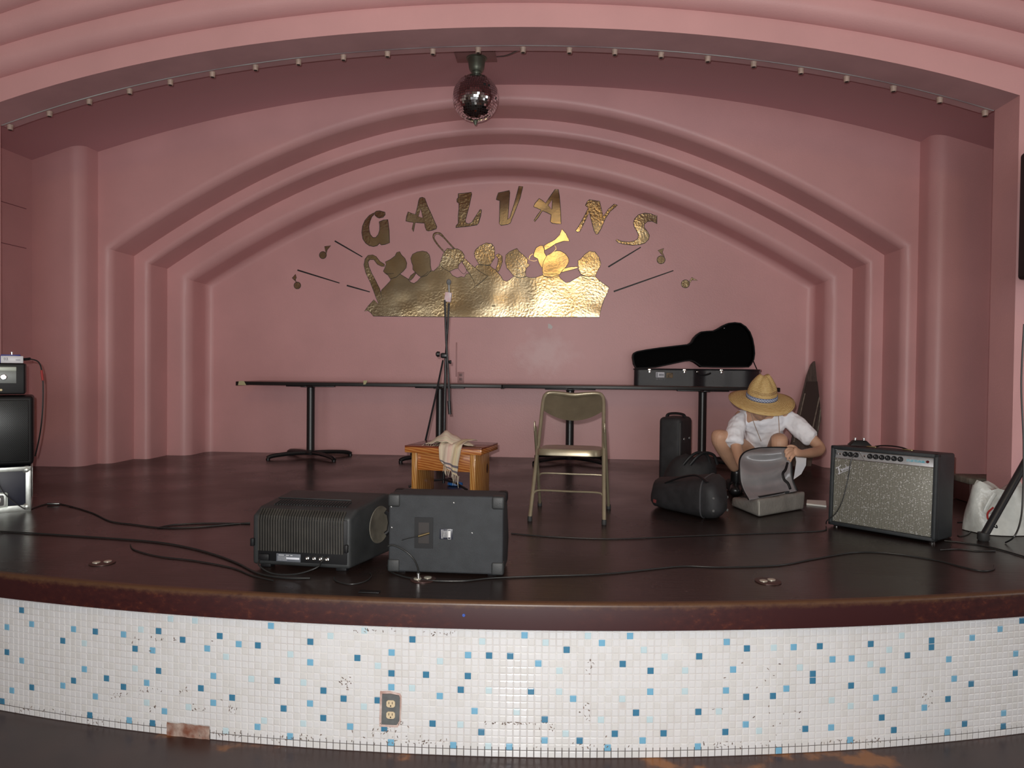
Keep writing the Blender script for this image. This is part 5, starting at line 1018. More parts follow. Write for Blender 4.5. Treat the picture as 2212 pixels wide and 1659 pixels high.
cable([(64, 1100), (90, 1091), (116, 1087), (150, 1093), (200, 1108), (240, 1126), (290, 1133), (350, 1140), (420, 1139), (480, 1134), (540, 1129)], 0.0055, 'cable with a silver joint beside the flight case', extra=[('cable_joint', pj + Vector((-0.035, -0.008, 0)), pj + Vector((0.035, 0.008, 0)), 0.010, m_chrome)])
cable([(340, 1140), (380, 1133), (450, 1130), (540, 1131)], 0.0055, 'short second strand of cable left of the ribbed speaker')
cable([(561, 1208, 3.03), (560, 1222, 2.99), (590, 1239, 2.97), (640, 1240, 2.96), (684, 1226, 2.97), (694, 1213, 3.01)], 0.0045, 'loop of cable hanging across the ribbed speaker back', extra=[('jack_plug', Vector(onY(694, 1213, 3.01)), Vector(onY(700, 1207, 3.035)), 0.006, m_chrome)])
cable([(722, 1247), (727, 1255), (757, 1262), (788, 1256), (802, 1245), (800, 1238)], 0.0045, 'small coil of cable under the ribbed speaker')
cable([(836, 1222), (846, 1236), (880, 1247.5), (930, 1254), (1000, 1255), (1060, 1249), (1150, 1245), (1300, 1240), (1420, 1228), (1480, 1223), (1560, 1225), (1680, 1221), (1760, 1207), (1850, 1193), (1930, 1196), (2020, 1210), (2080, 1225), (2120, 1233), (2145, 1230), (2148, 1221)], 0.0048, 'long cable winding from the wedge speaker to the right edge')
cable([(1104, 1152), (1200, 1160), (1330, 1164), (1480, 1158), (1650, 1152), (1770, 1147), (1786, 1140)], 0.0042, 'cable crossing the floor behind the chair to the amplifier')
ja = MW[amp.name] @ Vector((0.245 * LA, -0.018, zk)); J = [ja, MW[amp.name] @ Vector((0.222 * LA, -0.030, HA - 0.085)), MW[amp.name] @ Vector((0.195 * LA, -0.022, HA * 0.62)), MW[amp.name] @ Vector((0.150 * LA, -0.020, HA * 0.36)), MW[amp.name] @ Vector((0.085 * LA, -0.018, HA * 0.18)), MW[amp.name] @ Vector((0.0, -0.020, 0.035)), MW[amp.name] @ Vector((-0.02, 0.01, 0.008))]
cable([tuple(p) + (0,) for p in J], 0.0042, 'cable hanging down the silver front of the guitar amplifier')
cable([(2068, 1128), (2086, 1129), (2097, 1142), (2092, 1153), (2076, 1158), (2068, 1156)], 0.004, 'small loop of cable right of the guitar amplifier')
cable([(2040, 1168), (2080, 1172), (2120, 1178), (2160, 1187), (2215, 1203)], 0.005, 'cable leaving the amplifier towards the right edge, below the white bag')
cable([(2030, 1188), (2070, 1186), (2110, 1190), (2150, 1190)], 0.0045, 'short shiny piece of cable on the floor in front of the amplifier')
cable([(2212, 700, 4.05), (2206, 830, 4.05), (2211, 960, 4.03), (2209, 1080, 3.98), (2203, 1130, 3.95), (2190, 1160, 3.93), (2172, 1172)], 0.006, 'cable hanging down beside the tripod speaker stand', group=None)
pc = onZ(903, 1246, 0.0); yj = wBL.y - 0.02
cable([(838, 1180, yj), (850, 1178, yj), (875, 1190, yj - 0.01), (893, 1207, yj - 0.02), (902, 1225, yj - 0.04), (903.5, 1239, yj - 0.06)], 0.0055, 'cable arching from the wedge speaker down to the floor socket', extra=[('silver_connector', onY(903.5, 1238, yj - 0.06), onY(904, 1250, yj - 0.06), 0.0085, m_chrome)])
cable([(868, 1167, yj), (885, 1162, yj - 0.01), (903, 1159, yj - 0.012)], 0.002, 'thin cable plugged into the wedge speaker back', extra=[('jack_plug', onY(903, 1159, yj - 0.012), onY(927, 1152, yj + 0.012), 0.0048, m_brass)])
bm = BM(); dbm = MW[db.name]; X0 = dbm @ Vector((0.115, 0.035, 0.026))
pts = [X0, X0 + Vector((0.04, -0.01, 0.004)), onY(84, 783, X0.y - 0.02), onY(92, 815, X0.y - 0.03), onY(93, 860, X0.y - 0.03), onY(90, 910, X0.y - 0.03), onY(84, 950, X0.y), onY(76, 985, X0.y + 0.04)]
cable([tuple(p) + (0,) for p in pts], 0.0055, 'cable with a red band looping down from the small white box', group=None, extra=[('black_plug', X0, X0 + Vector((0.05, -0.01, 0.004)), 0.009, m_blackp), ('red_band', onY(89.5, 800, X0.y - 0.026), onY(92.5, 822, X0.y - 0.031), 0.0068, mat('red_tape', (0.35, 0.03, 0.03), 0.5))])
fy = lambda x, z, o=0.022: MW[sc1.name] @ Vector((x, -o, z))
cable([tuple(p) + (0,) for p in (fy(W1 - 0.20, H1 + 0.02, 0.01), fy(W1 - 0.195, H1 * 0.8), fy(W1 - 0.185, H1 * 0.4), fy(W1 - 0.18, 0.0), fy(W1 - 0.165, -0.12, 0.045), fy(W1 - 0.10, -0.21, 0.05), fy(W1 - 0.04, -0.262, 0.05))], 0.0045, 'thin cable hanging down the front of the left stack', group=None)
# ------------------------------------------------------------------ open guitar case on the right table
m_case = mat('black_leatherette', (0.014, 0.014, 0.017), 0.35, spec=0.5, bump=0.2, bscale=400); m_plush = mat('black_plush_lining', (0.0035, 0.0033, 0.0035), 0.95, spec=0.05)
YH = 7.16
lid = [(100,640),(105,600),(120,572),(170,545),(300,520),(500,490),(760,460),(930,440),(975,410),(1010,350),(1060,295),(1120,255),(1200,245),(1300,240),(1370,210),(1450,160),(1530,125),(1620,115),(1710,125),(1790,180),(1850,260),(1885,360),(1905,480),(1910,580),(1895,670),(1850,750),(1810,786),(1450,788),(1110,782),(1060,745),(1010,710),(960,692),(880,697),(700,735),(560,765),(440,790),(300,800),(150,805),(115,740)]
gc_ = thing('guitar_case', (onY(1510, 820, 7.0).x, 7.0, ZT), 'open black guitar case with its lid raised, lying on the table', 'guitar case')
hinge_z = onY(1500, 796, YH).z
flat = [onY(1350 + x / 6.9125, 680 + y / 6.9125, YH) for x, y in lid]
def tl(p, dy): h = p.z - hinge_z; return Vector((p.x, YH + dy + h * 0.10, p.z))
rimf = [tl(p, -0.10) for p in flat]; rimb = [tl(p, 0.0) for p in flat]
def shrink(pts, d):
    n = len(pts); out = []
    for i in range(n):
        a, b_, c = pts[i - 1], pts[i], pts[(i + 1) % n]; t = (c - a); t.y = 0; t.normalize(); nn = Vector((-t.z, 0, t.x)); out.append(b_ + nn * d)
    return out
inn = shrink(rimf, -0.012)
if max(p.z for p in inn) > max(p.z for p in rimf): inn = shrink(rimf, 0.012)
bm = BM(); n_ = len(flat); VF = [bm.verts.new(p) for p in rimf]; VB = [bm.verts.new(p) for p in rimb]; VI = [bm.verts.new(p) for p in inn]
for i in range(n_):
    j = (i + 1) % n_; bm.faces.new([VF[i], VF[j], VB[j], VB[i]]); bm.faces.new([VI[i], VI[j], VF[j], VF[i]])
for t in tessellate_polygon([rimb]): bm.faces.new([VB[k] for k in t])
obj('lid', bm, mat('black_lid_shell', (0.005, 0.005, 0.006), 0.6, spec=0.15), gc_, world=True, recalc=True)
bm = BM(); ib = [p + Vector((0, 0.088, 0)) for p in inn]; VI = [bm.verts.new(p) for p in inn]; VJ = [bm.verts.new(p) for p in ib]
for i in range(n_): j = (i + 1) % n_; bm.faces.new([VI[i], VI[j], VJ[j], VJ[i]])
for t in tessellate_polygon([ib]): bm.faces.new([VJ[k] for k in t])
obj('lid_lining', bm, m_plush, gc_, world=True)
# lower shell: the same outline laid flat on the table
bx0, bx1 = onY(1373, 812, 6.88).x, onY(1646, 812, 6.88).x; xl0, xl1 = min(p.x for p in flat), max(p.x for p in flat); zt0 = ZT + 0.001; zt1 = onY(1500, 796.5, 6.86).z
zm = min(p.z for p in flat)
plan = [Vector((bx0 + (p.x - xl0) / (xl1 - xl0) * (bx1 - bx0), YH - 0.03 - max(0.0, (p.z - zm)) * 0.78, zt0)) for p in flat]
bm = BM(); prism(bm, [plan], (0, 0, zt1 - zt0 - 0.012)); obj('lower_shell', bm, m_case, gc_, world=True)
bm = BM(); tube(bm, [Vector((p.x, p.y, zt1 - 0.008)) for p in plan], 0.008, 8, closed=True); obj('rim', bm, m_case, gc_, world=True)
bm = BM(); prism(bm, [[Vector((p.x, p.y, zt1 - 0.0115)) for p in plan]], (0, 0, 0.001)); obj('lower_lining', bm, m_plush, gc_, world=True)
def front_at(x):
    best = None
    for i in range(len(plan)):
        a, b_ = plan[i - 1], plan[i]
        if (a.x - x) * (b_.x - x) <= 0 and abs(a.x - b_.x) > 1e-6:
            y = a.y + (b_.y - a.y) * (x - a.x) / (b_.x - a.x); best = y if best is None else min(best, y)
    return best if best is not None else YH - 0.3
for px_ in (1403.5, 1479, 1559, 1646):
    X = onY(px_, 800, 6.95).x; X = min(X, bx1 - 0.012); Yf_ = front_at(X); zc2 = zt1 - 0.020
    for _ in range(4): X = min(onY(px_, 803, Yf_).x, bx1 - 0.01); Yf_ = front_at(X)
    bm = BM(); box(bm, (X, Yf_ - 0.004, zc2 + 0.008), (0.036, 0.008, 0.020), 0.003); box(bm, (X, Yf_ - 0.005, zc2 - 0.012), (0.022, 0.007, 0.030), 0.003); lathe(bm, [(0.008, 0), (0.006, 0.006)], (X, Yf_ - 0.008, zc2 + 0.008), 10, AX['y']); obj('latch', bm, m_chrome, gc_, world=True)
X = onY(1520, 815, 6.85).x; Yf_ = front_at(X)
bm = BM(); zz = zt1 - 0.045; tube(bm, crom([(X - 0.06, Yf_ - 0.004, zz + 0.012), (X - 0.055, Yf_ - 0.022, zz), (X, Yf_ - 0.030, zz - 0.014), (X + 0.055, Yf_ - 0.022, zz), (X + 0.06, Yf_ - 0.004, zz + 0.012)], 5), 0.008, 8); obj('handle', bm, m_blackp, gc_, world=True)
for s_ in (-1, 1):
    bm = BM(); box(bm, (X + s_ * 0.058, Yf_ - 0.006, zz + 0.015), (0.022, 0.010, 0.010), 0.002); obj('handle_ring', bm, m_chrome, gc_, world=True)
Xs = onY(1426, 812, 6.98).x; Ys2 = front_at(Xs); Xs = onY(1426, 812, Ys2).x
bm = BM(); box(bm, (Xs, Ys2 - 0.003, zt1 - 0.062), (0.082, 0.003, 0.052), 0.001); stk = obj('white_sticker', bm, m_labelw, gc_, world=True)
bm = BM()
for a, c, w_, h_ in ((-0.030, 0, 0.010, 0.044), (-0.004, 0.0, 0.012, 0.020), (0.010, 0.0, 0.010, 0.020), (0.026, 0.0, 0.012, 0.018)): box(bm, (Xs + a, Ys2 - 0.005, zt1 - 0.062 + c), (w_, 0.0015, h_))
obj('sticker_print', bm, mat('grey_print', (0.16, 0.17, 0.20), 0.6), stk, world=True, kind='stuff')
bm = BM(); box(bm, (Xs, Ys2 - 0.003, zt1 - 0.103), (0.088, 0.003, 0.018), 0.001); obj('small_sticker_strip', bm, mat('grey_strip', (0.22, 0.23, 0.25), 0.6, vcol=(0.02, 0.02, 0.02), vscale=130), gc_, world=True)
bm = BM(); Xb = onY(1447, 812, Ys2).x; box(bm, (Xb - 0.004, front_at(Xb) - 0.003, zt1 - 0.066), (0.062, 0.003, 0.048), 0.001); obj('brown_sticker', bm, mat('brown_logo_sticker', (0.24, 0.16, 0.08), 0.6, vcol=(0.015, 0.012, 0.01), vscale=45), gc_, world=True)
bm = BM(); tube(bm, crom([onY(1626, 777, YH - 0.06), onY(1631, 789, YH - 0.1), onY(1636, 800, YH - 0.14)], 4), 0.006, 6, flat=(Vector((0, 1, 0)), 0.5)); obj('lid_stay_strap', bm, m_blackp, gc_, world=True)
bm = BM(); p = onY(1350 + 1488 / 6.9125, 680 + 198 / 6.9125, YH - 0.0); lathe(bm, [(0.006, 0), (0.004, 0.004)], (p.x, YH - 0.02 + (p.z - hinge_z) * 0.1, p.z), 10, AX['y']); obj('snap_stud', bm, m_chrome, gc_, world=True)
# ------------------------------------------------------------------ black instrument cases on the floor
m_cord_ = mat('black_cordura', (0.018, 0.018, 0.020), 0.65, var=0.25, vscale=18, bump=0.2, bscale=500)
cn = onY(1471, 900, 5.60); ph = R_(30); u1_ = Vector((-math.cos(ph), math.sin(ph), 0)); u2_ = Vector((math.sin(ph), math.cos(ph), 0)); aw, bw, hc = 0.185, 0.265, onY(1471, 903, 5.6).z
tcs = thing('instrument_case', (cn.x, 5.60, 0), 'tall black case standing upright beside the table leg', 'instrument case')
c0_ = Vector((cn.x, 5.60, 0)); cc = c0_ + u1_ * aw / 2 + u2_ * bw / 2
bm = BM(); box(bm, (cc.x, cc.y, hc / 2 + 0.001), (aw, bw, hc), 0.035, 4, rot=Matrix.Rotation(-ph, 4, 'Z')); obj('case_body', bm, m_cord_, tcs, world=True)
bm = BM(); tube(bm, crom([cc + u1_ * 0.075 + Vector((0, 0, hc - 0.004)), cc + u1_ * 0.06 + Vector((0, 0, hc + 0.020)), cc + Vector((0, 0, hc + 0.028)), cc - u1_ * 0.06 + Vector((0, 0, hc + 0.020)), cc - u1_ * 0.075 + Vector((0, 0, hc - 0.004))], 6), 0.014, 8, flat=(Vector((0, 0, 1)), 0.7)); obj('handle', bm, m_blackp, tcs, world=True)
bm = BM(); e0 = c0_ + (u1_ + u2_) * 0.0085 - (u1_ + u2_) * 0.0; tube(bm, [e0 + Vector((0, 0, 0.05)), e0 + Vector((0, 0, hc - 0.04))], 0.0045, 6); obj('edge_piping', bm, mat('grey_piping', (0.07, 0.07, 0.07), 0.5), tcs, world=True)
for t in (0.28, 0.72):
    bm = BM(); p = c0_ + u2_ * (bw * t) + Vector((0, 0, hc - 0.17)); lathe(bm, [(0.012, 0.0), (0.011, 0.004), (0.006, 0.008)], tuple(p), 12, Matrix.Rotation(-ph, 4, 'Z') @ AX['x']); obj('stud', bm, mat('dull_stud', (0.25, 0.25, 0.25), 0.35, metal=0.8), tcs, world=True)
# front soft case, broad end towards the bag
P1, P2, P3 = onZ(1394, 1100, 0), onZ(1531, 1130, 0), onZ(1580, 1104, 0)
g1_ = thing('gig_bag', tuple(P1), 'black padded instrument bag lying on the floor, broad end beside the grey bag', 'instrument bag')
dv = (P3 - P2); dl = dv.normalized(); Q1 = P1 + dl * 0.20; 
def U(p, z): return Vector((p.x, p.y, z))
bm = BM()
secs = []
for t, hgt, dep, lo in ((0.0, 0.10, 0.12, 0.03), (0.05, 0.175, 0.19, 0.006), (0.25, 0.19, 0.21, 0.0), (0.5, 0.205, 0.25, 0.0), (0.75, 0.235, 0.30, 0.0), (0.93, 0.245, 0.32, 0.0), (1.02, 0.22, 0.28, 0.01), (1.10, 0.12, 0.14, 0.05)):
    base = P1.lerp(P2, t) + dl * (0.02 + (0.32 - dep) * 0.35); row = []
    for k in range(28):
        a = 2 * math.pi * k / 28; ca, sa = math.cos(a), math.sin(a); x = math.copysign(abs(ca) ** 0.55, ca); z = math.copysign(abs(sa) ** 0.6, sa)
        row.append(U(base + dl * (dep / 2 * (1 + x)), lo + (hgt - lo) / 2 * (1 + z) + 0.002 + 0.025 * (x * 0.5 + 0.5) * (z > 0)))
    secs.append(row)
V = grid_surf(bm, secs, closed=True); bm.faces.new(V[0][::-1]); bm.faces.new(V[-1]); obj('bag_body', bm, m_cord_, g1_, world=True, smooth=70)
mid = [[(p * 0.45 + q_ * 0.55) for p, q_ in zip(secs[4], secs[5])]][0]; cm = sum(mid, Vector()) / len(mid)
bm = BM(); tube(bm, [cm + (p - cm) * 1.012 for p in mid], 0.005, 6, closed=True); obj('seam_piping', bm, mat('dark_grey_piping', (0.06, 0.06, 0.065), 0.5), g1_, world=True)
for x, y, Yv in ((1537, 1076, 0), (1567, 1073, 0), (1537, 1103, 0), (1567, 1101, 0)):
    tpx = (x - 1531) / 49; b_ = P2.lerp(P3, min(1, max(0, tpx))); nrm = (P2 - P1).normalized(); Yv = (b_ + nrm * 0.02).y; p = onY(x, y, Yv)
    bm = BM(); lathe(bm, [(0.009, 0.0), (0.008, 0.006), (0.004, 0.008)], tuple(p + nrm * 0.012), 10, Matrix.Rotation(math.atan2(nrm.y, nrm.x), 4, 'Z') @ AX['x']); obj('corner_stud', bm, mat('worn_stud', (0.12, 0.12, 0.12), 0.5), g1_, world=True)
bm = BM(); hb_ = secs[3][9]; tube(bm, crom([secs[2][10] + Vector((0, 0, 0.0)), secs[3][9] + Vector((0, 0, 0.028)), secs[4][9] + Vector((0, 0, 0.028)), secs[5][10]], 5), 0.012, 8, flat=(Vector((0, 0, 1)), 0.5)); obj('carry_strap', bm, m_blackp, g1_, world=True)
bm = BM(); prism(bm, [[onY(x, y, P1.y - 0.012 + (x - 1394) * -0.0021) for x, y in ((1411, 1078), (1418, 1080), (1417, 1087), (1411, 1085))]], (0, 0.004, 0)); obj('red_tag', bm, mat('dark_red_tag', (0.12, 0.02, 0.02), 0.6), g1_, world=True)
# second bag behind it
g2_ = thing('gig_bag', tuple(onZ(1490, 1072, 0)), 'lumpy black bag with handles, half hidden behind the padded instrument bag', 'instrument bag')
cb = onZ(1490, 1068, 0) + Vector((0.0, 0.10, 0)); bm = BM(); rows = []
for i in range(12):
    t = i / 11; hz = 0.275 * t; row = []; k_ = (1 - t ** 3) ** 0.5 if t < 1 else 0.02
    for k in range(28):
        a = 2 * math.pi * k / 28; row.append(cb + Vector((0.20 * (0.35 + 0.65 * k_) * math.cos(a) * (1 + 0.05 * math.sin(3 * a)) + 0.05 * t, 0.13 * (0.3 + 0.7 * k_) * math.sin(a), hz + 0.02 * math.sin(2 * a + 1) * t)))
    rows.append(row)
V = grid_surf(bm, rows, closed=True); bm.faces.new(V[0][::-1]); bm.faces.new(V[-1]); obj('bag_body', bm, m_cord_, g2_, world=True, smooth=70)
for dx in (0.0, 0.05):
    bm = BM(); tube(bm, crom([cb + Vector((-0.05 + dx, -0.10, 0.22)), cb + Vector((0.0 + dx, -0.10, 0.28)), cb + Vector((0.06 + dx, -0.08, 0.31)), cb + Vector((0.13 + dx, -0.06, 0.29)), cb + Vector((0.16 + dx, -0.05, 0.22))], 6), 0.011, 8, flat=(Vector((0, 1, 0)), 0.4)); obj('handle', bm, m_blackp, g2_, world=True)
# ------------------------------------------------------------------ board leaning in the corner of the niche
def lb(x, y): t = (y - 778) / (1008 - 778); return onY(x, y, 7.33 + (6.96 - 7.33) * t)
bp_ = [(1752,788),(1758,781),(1766,778),(1776,778),(1783,781),(1787,789),(1787,805),(1785,835),(1778,882),(1765,948),(1752,1007),(1697,1007),(1710,955),(1723,895),(1734,850),(1743,812)]
lbz = thing('leaning_board', tuple(lb(1720, 1007)), 'dark grey board with rounded top leaning in the corner behind the crouching person', 'board')
m_board = mat('worn_grey_board', (0.085, 0.065, 0.055), 0.45, var=0.3, vscale=12, stretch=(6, 1, 1)); m_rail = mat('pale_worn_rail', (0.24, 0.21, 0.17), 0.4, var=0.3, vscale=30)
bm = BM(); prism(bm, [[lb(*p) for p in bp_]], (0, 0.028, 0)); obj('deck', bm, m_board, lbz, world=True)
off = Vector((0, -0.010, 0))
bm = BM(); prism(bm, [[lb(*p) + off for p in ((1742,824),(1781,824),(1757,945),(1716,948))]], (0, 0.009, 0)); obj('inset_panel', bm, mat('dark_inset_panel', (0.045, 0.032, 0.028), 0.4), lbz, world=True)
for a, b_ in (((1738, 850), (1714, 955)), ((1775, 832), (1749, 950)), ((1783, 800), (1766, 930))):
    bm = BM(); tube(bm, [lb(*a) + off, lb((a[0] + b_[0]) / 2, (a[1] + b_[1]) / 2) + off, lb(*b_) + off], 0.006, 6); obj('rail', bm, m_rail, lbz, world=True)
# ------------------------------------------------------------------ grey messenger bag, flap held up
m_bagc = mat('grey_coated_canvas', (0.22, 0.21, 0.19), 0.5, var=0.10, vscale=16, bump=0.25, bscale=60)
m_flap = mat('shiny_silver_grey_lining', (0.32, 0.32, 0.33), 0.24, metal=0.35, spec=0.6, var=0.08, vscale=10)
F0, R0, L0 = onZ(1639, 1119, 0), onZ(1738, 1101, 0), onZ(1578, 1094, 0); B0 = R0 + (L0 - F0)
mb = thing('messenger_bag', tuple((F0 + B0) / 2), 'grey messenger bag on the floor with its shiny flap held up by the crouching person', 'bag')
hF = onY(1637, 1079, F0.y).z; hR = onY(1735, 1061, R0.y).z; hL = onY(1577, 1073, L0.y).z
bm = BM(); hexa(bm, [U(L0, 0.003), U(F0, 0.003), U(F0, hF), U(L0, hL * 0.9), U(B0, 0.003), U(R0, 0.003), U(R0, hR), U(B0, hL * 0.8)], 0.018, 3)
bmesh.ops.subdivide_edges(bm, edges=[e for e in bm.edges if e.calc_length() > 0.06], cuts=4, use_grid_fill=True)
for v in bm.verts:
    if v.co.z > 0.02: v.co += Vector((math.sin(v.co.y * 31 + v.co.z * 20), math.sin(v.co.x * 27), 0.8 * math.sin(v.co.x * 35 + v.co.y * 22))) * 0.0045
obj('bag_body', bm, m_bagc, mb, world=True, smooth=60)
bm = BM(); cen = (F0 + R0 + L0 + B0) / 4; tops = [cen + (p - cen) * 0.80 for p in (L0, F0, R0, B0)]
prism(bm, [[U(p, h) for p, h in zip(tops, (hL * 0.88, hF + 0.001, hR + 0.001, hL * 0.86))]], (0, 0, 0.010)); obj('dark_opening', bm, mat('dark_interior', (0.012, 0.011, 0.012), 0.7), mb, world=True)
bm = BM(); tube(bm, [U(F0, 0.02) + Vector((0, -0.004, 0)), U(F0, hF - 0.012) + Vector((0, -0.004, 0))], 0.003, 6); obj('corner_piping', bm, mat('pale_piping', (0.42, 0.41, 0.36), 0.5), mb, world=True)
Lc = crom([Vector((x, y, 0)) for x, y in ((1617, 1079), (1606, 1060), (1599, 1039), (1597, 1011), (1598, 992), (1606, 979), (1620, 972), (1639, 968))], 4)
Rc = crom([Vector((x, y, 0)) for x, y in ((1722.5, 1060), (1716, 1046), (1712, 1033), (1710.5, 1018), (1710, 1003), (1709, 990), (1707, 978), (1700, 967))], 4)
n_ = len(Lc); rows = []; edge = []
for i in range(n_):
    t = i / (n_ - 1); row = []
    for j in range(25):
        u_ = j / 24; bow = -2.5 * math.sin(math.pi * u_) * max(0, t - 0.6) + 3 * math.sin(math.pi * u_) * (1 - t) * 0.4
        x = Lc[i].x + (Rc[i].x - Lc[i].x) * u_; y = Lc[i].y + (Rc[i].y - Lc[i].y) * u_ + bow
        Yb_ = (F0.y + 0.02) * (1 - u_) + (R0.y - 0.02) * u_; Y_ = Yb_ + (4.93 - Yb_) * t ** 0.85
        rip = 0.028 * math.sin(t * 14 - 2.8 * u_ + 1.2 * math.sin(3.1 * u_)) * math.sin(math.pi * t) ** 0.7 * math.sin(math.pi * min(1, u_ * 1.05)) ** 0.5
        row.append(onY(x, y, Y_ + rip))
    rows.append(row)
bm = BM(); grid_surf(bm, rows); fo_ = obj('flap', bm, m_flap, mb, world=True, smooth=80, label='shiny silver grey inner face of the raised flap'); md = fo_.modifiers.new('thickness', 'SOLIDIFY'); md.thickness = 0.006; md.offset = 1
bm = BM(); eg = [r[0] for r in rows] + rows[-1][1:-1] + [r[-1] for r in rows[::-1]]; tube(bm, eg, 0.0055, 6); obj('flap_binding', bm, m_blackp, mb, world=True, label='black binding along the flap edge')
bm = BM(); sp2 = crom([onY(x, y, Y_) for x, y, Y_ in ((1701, 1000, 4.80), (1697, 1014, 4.76), (1691, 1023, 4.73), (1694, 1036, 4.71), (1702, 1044, 4.69), (1707, 1056, 4.67))], 5); tube(bm, sp2, 0.009, 8, flat=(Vector((0, 1, 0)), 0.35)); obj('dangling_strap', bm, m_blackp, mb, world=True)
bm = BM(); prism(bm, [[onY(x, y, R0.y - 0.10) for x, y in ((1694, 1062), (1706, 1061), (1704, 1065), (1697, 1066))]], (0, 0.004, 0)); obj('zip_pull', bm, m_blackp, mb, world=True)
# ------------------------------------------------------------------ person crouching over the bag
A = onY
per = thing('person', tuple(onZ(1650, 1050, 0)), 'person in a wide straw hat and white t-shirt crouching and reaching into a grey bag', 'person')
m_skin = mat('tanned_skin', (0.56, 0.33, 0.22), 0.5, spec=0.4, var=0.07, vscale=9); m_skin.node_tree.nodes['Principled BSDF'].inputs['Subsurface Weight'].default_value = 0.08; m_skin.node_tree.nodes['Principled BSDF'].inputs['Subsurface Radius'].default_value = (0.02, 0.008, 0.004)
def skinmesh(name, verts, edges, radii, root, sub=2):
    me = bpy.data.meshes.new(name + '_tmp'); me.from_pydata([tuple(v) for v in verts], edges, []); o = bpy.data.objects.new(name + '_tmp', me); COL.objects.link(o)
    md = o.modifiers.new('skin', 'SKIN'); md.use_smooth_shade = True; md.branch_smoothing = 0.4
    for v, r in zip(me.skin_vertices[0].data, radii): v.radius = r if isinstance(r, tuple) else (r, r)
    me.skin_vertices[0].data[root].use_root = True
    s = o.modifiers.new('sub', 'SUBSURF'); s.levels = sub; s.render_levels = sub
    dg = bpy.context.evaluated_depsgraph_get(); m2 = bpy.data.meshes.new_from_object(o.evaluated_get(dg)); bm = bmesh.new(); bm.from_mesh(m2); bpy.data.objects.remove(o); bpy.data.meshes.remove(m2); return bm
V_ = []; E_ = []; Rd = []
def vtx(p, r, parent=None):
    V_.append(Vector(p)); Rd.append(r); i = len(V_) - 1
    if parent is not None: E_.append((parent, i))
    return i
pel = vtx(A(1652, 988, 5.62), 0.115); bel = vtx(A(1650, 960, 5.55), (0.12, 0.10), pel); che = vtx(A(1649, 925, 5.42), (0.135, 0.10), bel); upc = vtx(A(1648, 902, 5.34), (0.11, 0.085), che)
nk = vtx(A(1646, 888, 5.27), 0.056, upc); nk2 = vtx(A(1645, 878, 5.22), 0.055, nk)
hl = vtx(A(1632, 990, 5.56), 0.085, pel); t1_ = vtx(A(1592, 962, 5.38), 0.078, hl); kl = vtx(A(1552, 937, 5.23), 0.062, t1_); kl2 = vtx(A(1550, 948, 5.24), 0.060, kl); cl_ = vtx(A(1568, 978, 5.33), 0.058, kl2); al = vtx(A(1590, 1016, 5.42), 0.038, cl_); 
hr = vtx(A(1674, 990, 5.56), 0.085, pel); t2_ = vtx(A(1680, 966, 5.33), 0.078, hr); kr = vtx(A(1684, 946, 5.12), 0.062, t2_); kr2 = vtx(A(1683, 960, 5.11), 0.060, kr); cr_ = vtx(A(1686, 995, 5.16), 0.058, kr2); ar = vtx(A(1690, 1040, 5.20), 0.038, cr_)
sl = vtx(A(1600, 899, 5.37), 0.062, upc); ul = vtx(A(1588, 930, 5.30), 0.048, sl); el = vtx(A(1590, 965, 5.22), 0.042, ul); fl2 = vtx(A(1598, 992, 5.12), 0.040, el); wl = vtx(A(1612, 1028, 4.98), 0.028, fl2); hl_ = vtx(A(1618, 1048, 4.90), 0.030, wl); fl3 = vtx(A(1622, 1058, 4.84), 0.020, hl_)
sr = vtx(A(1700, 895, 5.37), 0.062, upc); ur = vtx(A(1735, 930, 5.30), 0.048, sr); er = vtx(A(1775, 969, 5.20), 0.041, ur); er2 = vtx(A(1768, 976, 5.16), 0.040, er); fr2 = vtx(A(1748, 979, 5.05), 0.037, er2); wr = vtx(A(1730, 980, 4.96), (0.027, 0.024), fr2)
pm = vtx(A(1722, 977, 4.925), (0.036, 0.019), wr); pm2 = vtx(A(1714, 974, 4.905), (0.038, 0.016), pm)
bm_body = skinmesh('body', V_, E_, Rd, pel)
# separate finger chains rooted in the palm
def addmesh(dst, src): me_ = bpy.data.meshes.new('t'); src.to_mesh(me_); src.free(); dst.from_mesh(me_); bpy.data.meshes.remove(me_)
fing = [((1713, 969), (1703, 968), (1697, 973), (1695, 979)), ((1713, 972), (1703, 975), (1698, 981), (1697, 988)), ((1715, 977), (1707, 982), (1702, 988), (1701, 995)), ((1718, 981), (1712, 987), (1708, 993), (1707, 999))]
for k, fg in enumerate(fing):
    pts = [A(fg[0][0], fg[0][1], 4.912), A(fg[1][0], fg[1][1], 4.885), A(fg[2][0], fg[2][1], 4.882), A(fg[3][0], fg[3][1], 4.893)]; b2 = skinmesh('finger', pts, [(0, 1), (1, 2), (2, 3)], [0.0105, 0.0098, 0.0088, 0.0068 if k == 3 else 0.0075], 0); addmesh(bm_body, b2)
b2 = skinmesh('thumb', [A(1722, 970, 4.93), A(1714, 964, 4.95), A(1705, 963, 4.957), A(1698, 967, 4.957)], [(0, 1), (1, 2), (2, 3)], [0.014, 0.012, 0.0105, 0.008], 0); addmesh(bm_body, b2)
for dx, dz in ((-8, 0), (-3, 4), (3, 5), (8, 3)):
    b2 = skinmesh('finger', [A(1619 + dx * 0.5, 1050, 4.88), A(1621 + dx, 1060 + dz, 4.84), A(1621 + dx * 1.1, 1068 + dz, 4.80)], [(0, 1), (1, 2)], [0.010, 0.009, 0.007], 0); addmesh(bm_body, b2)
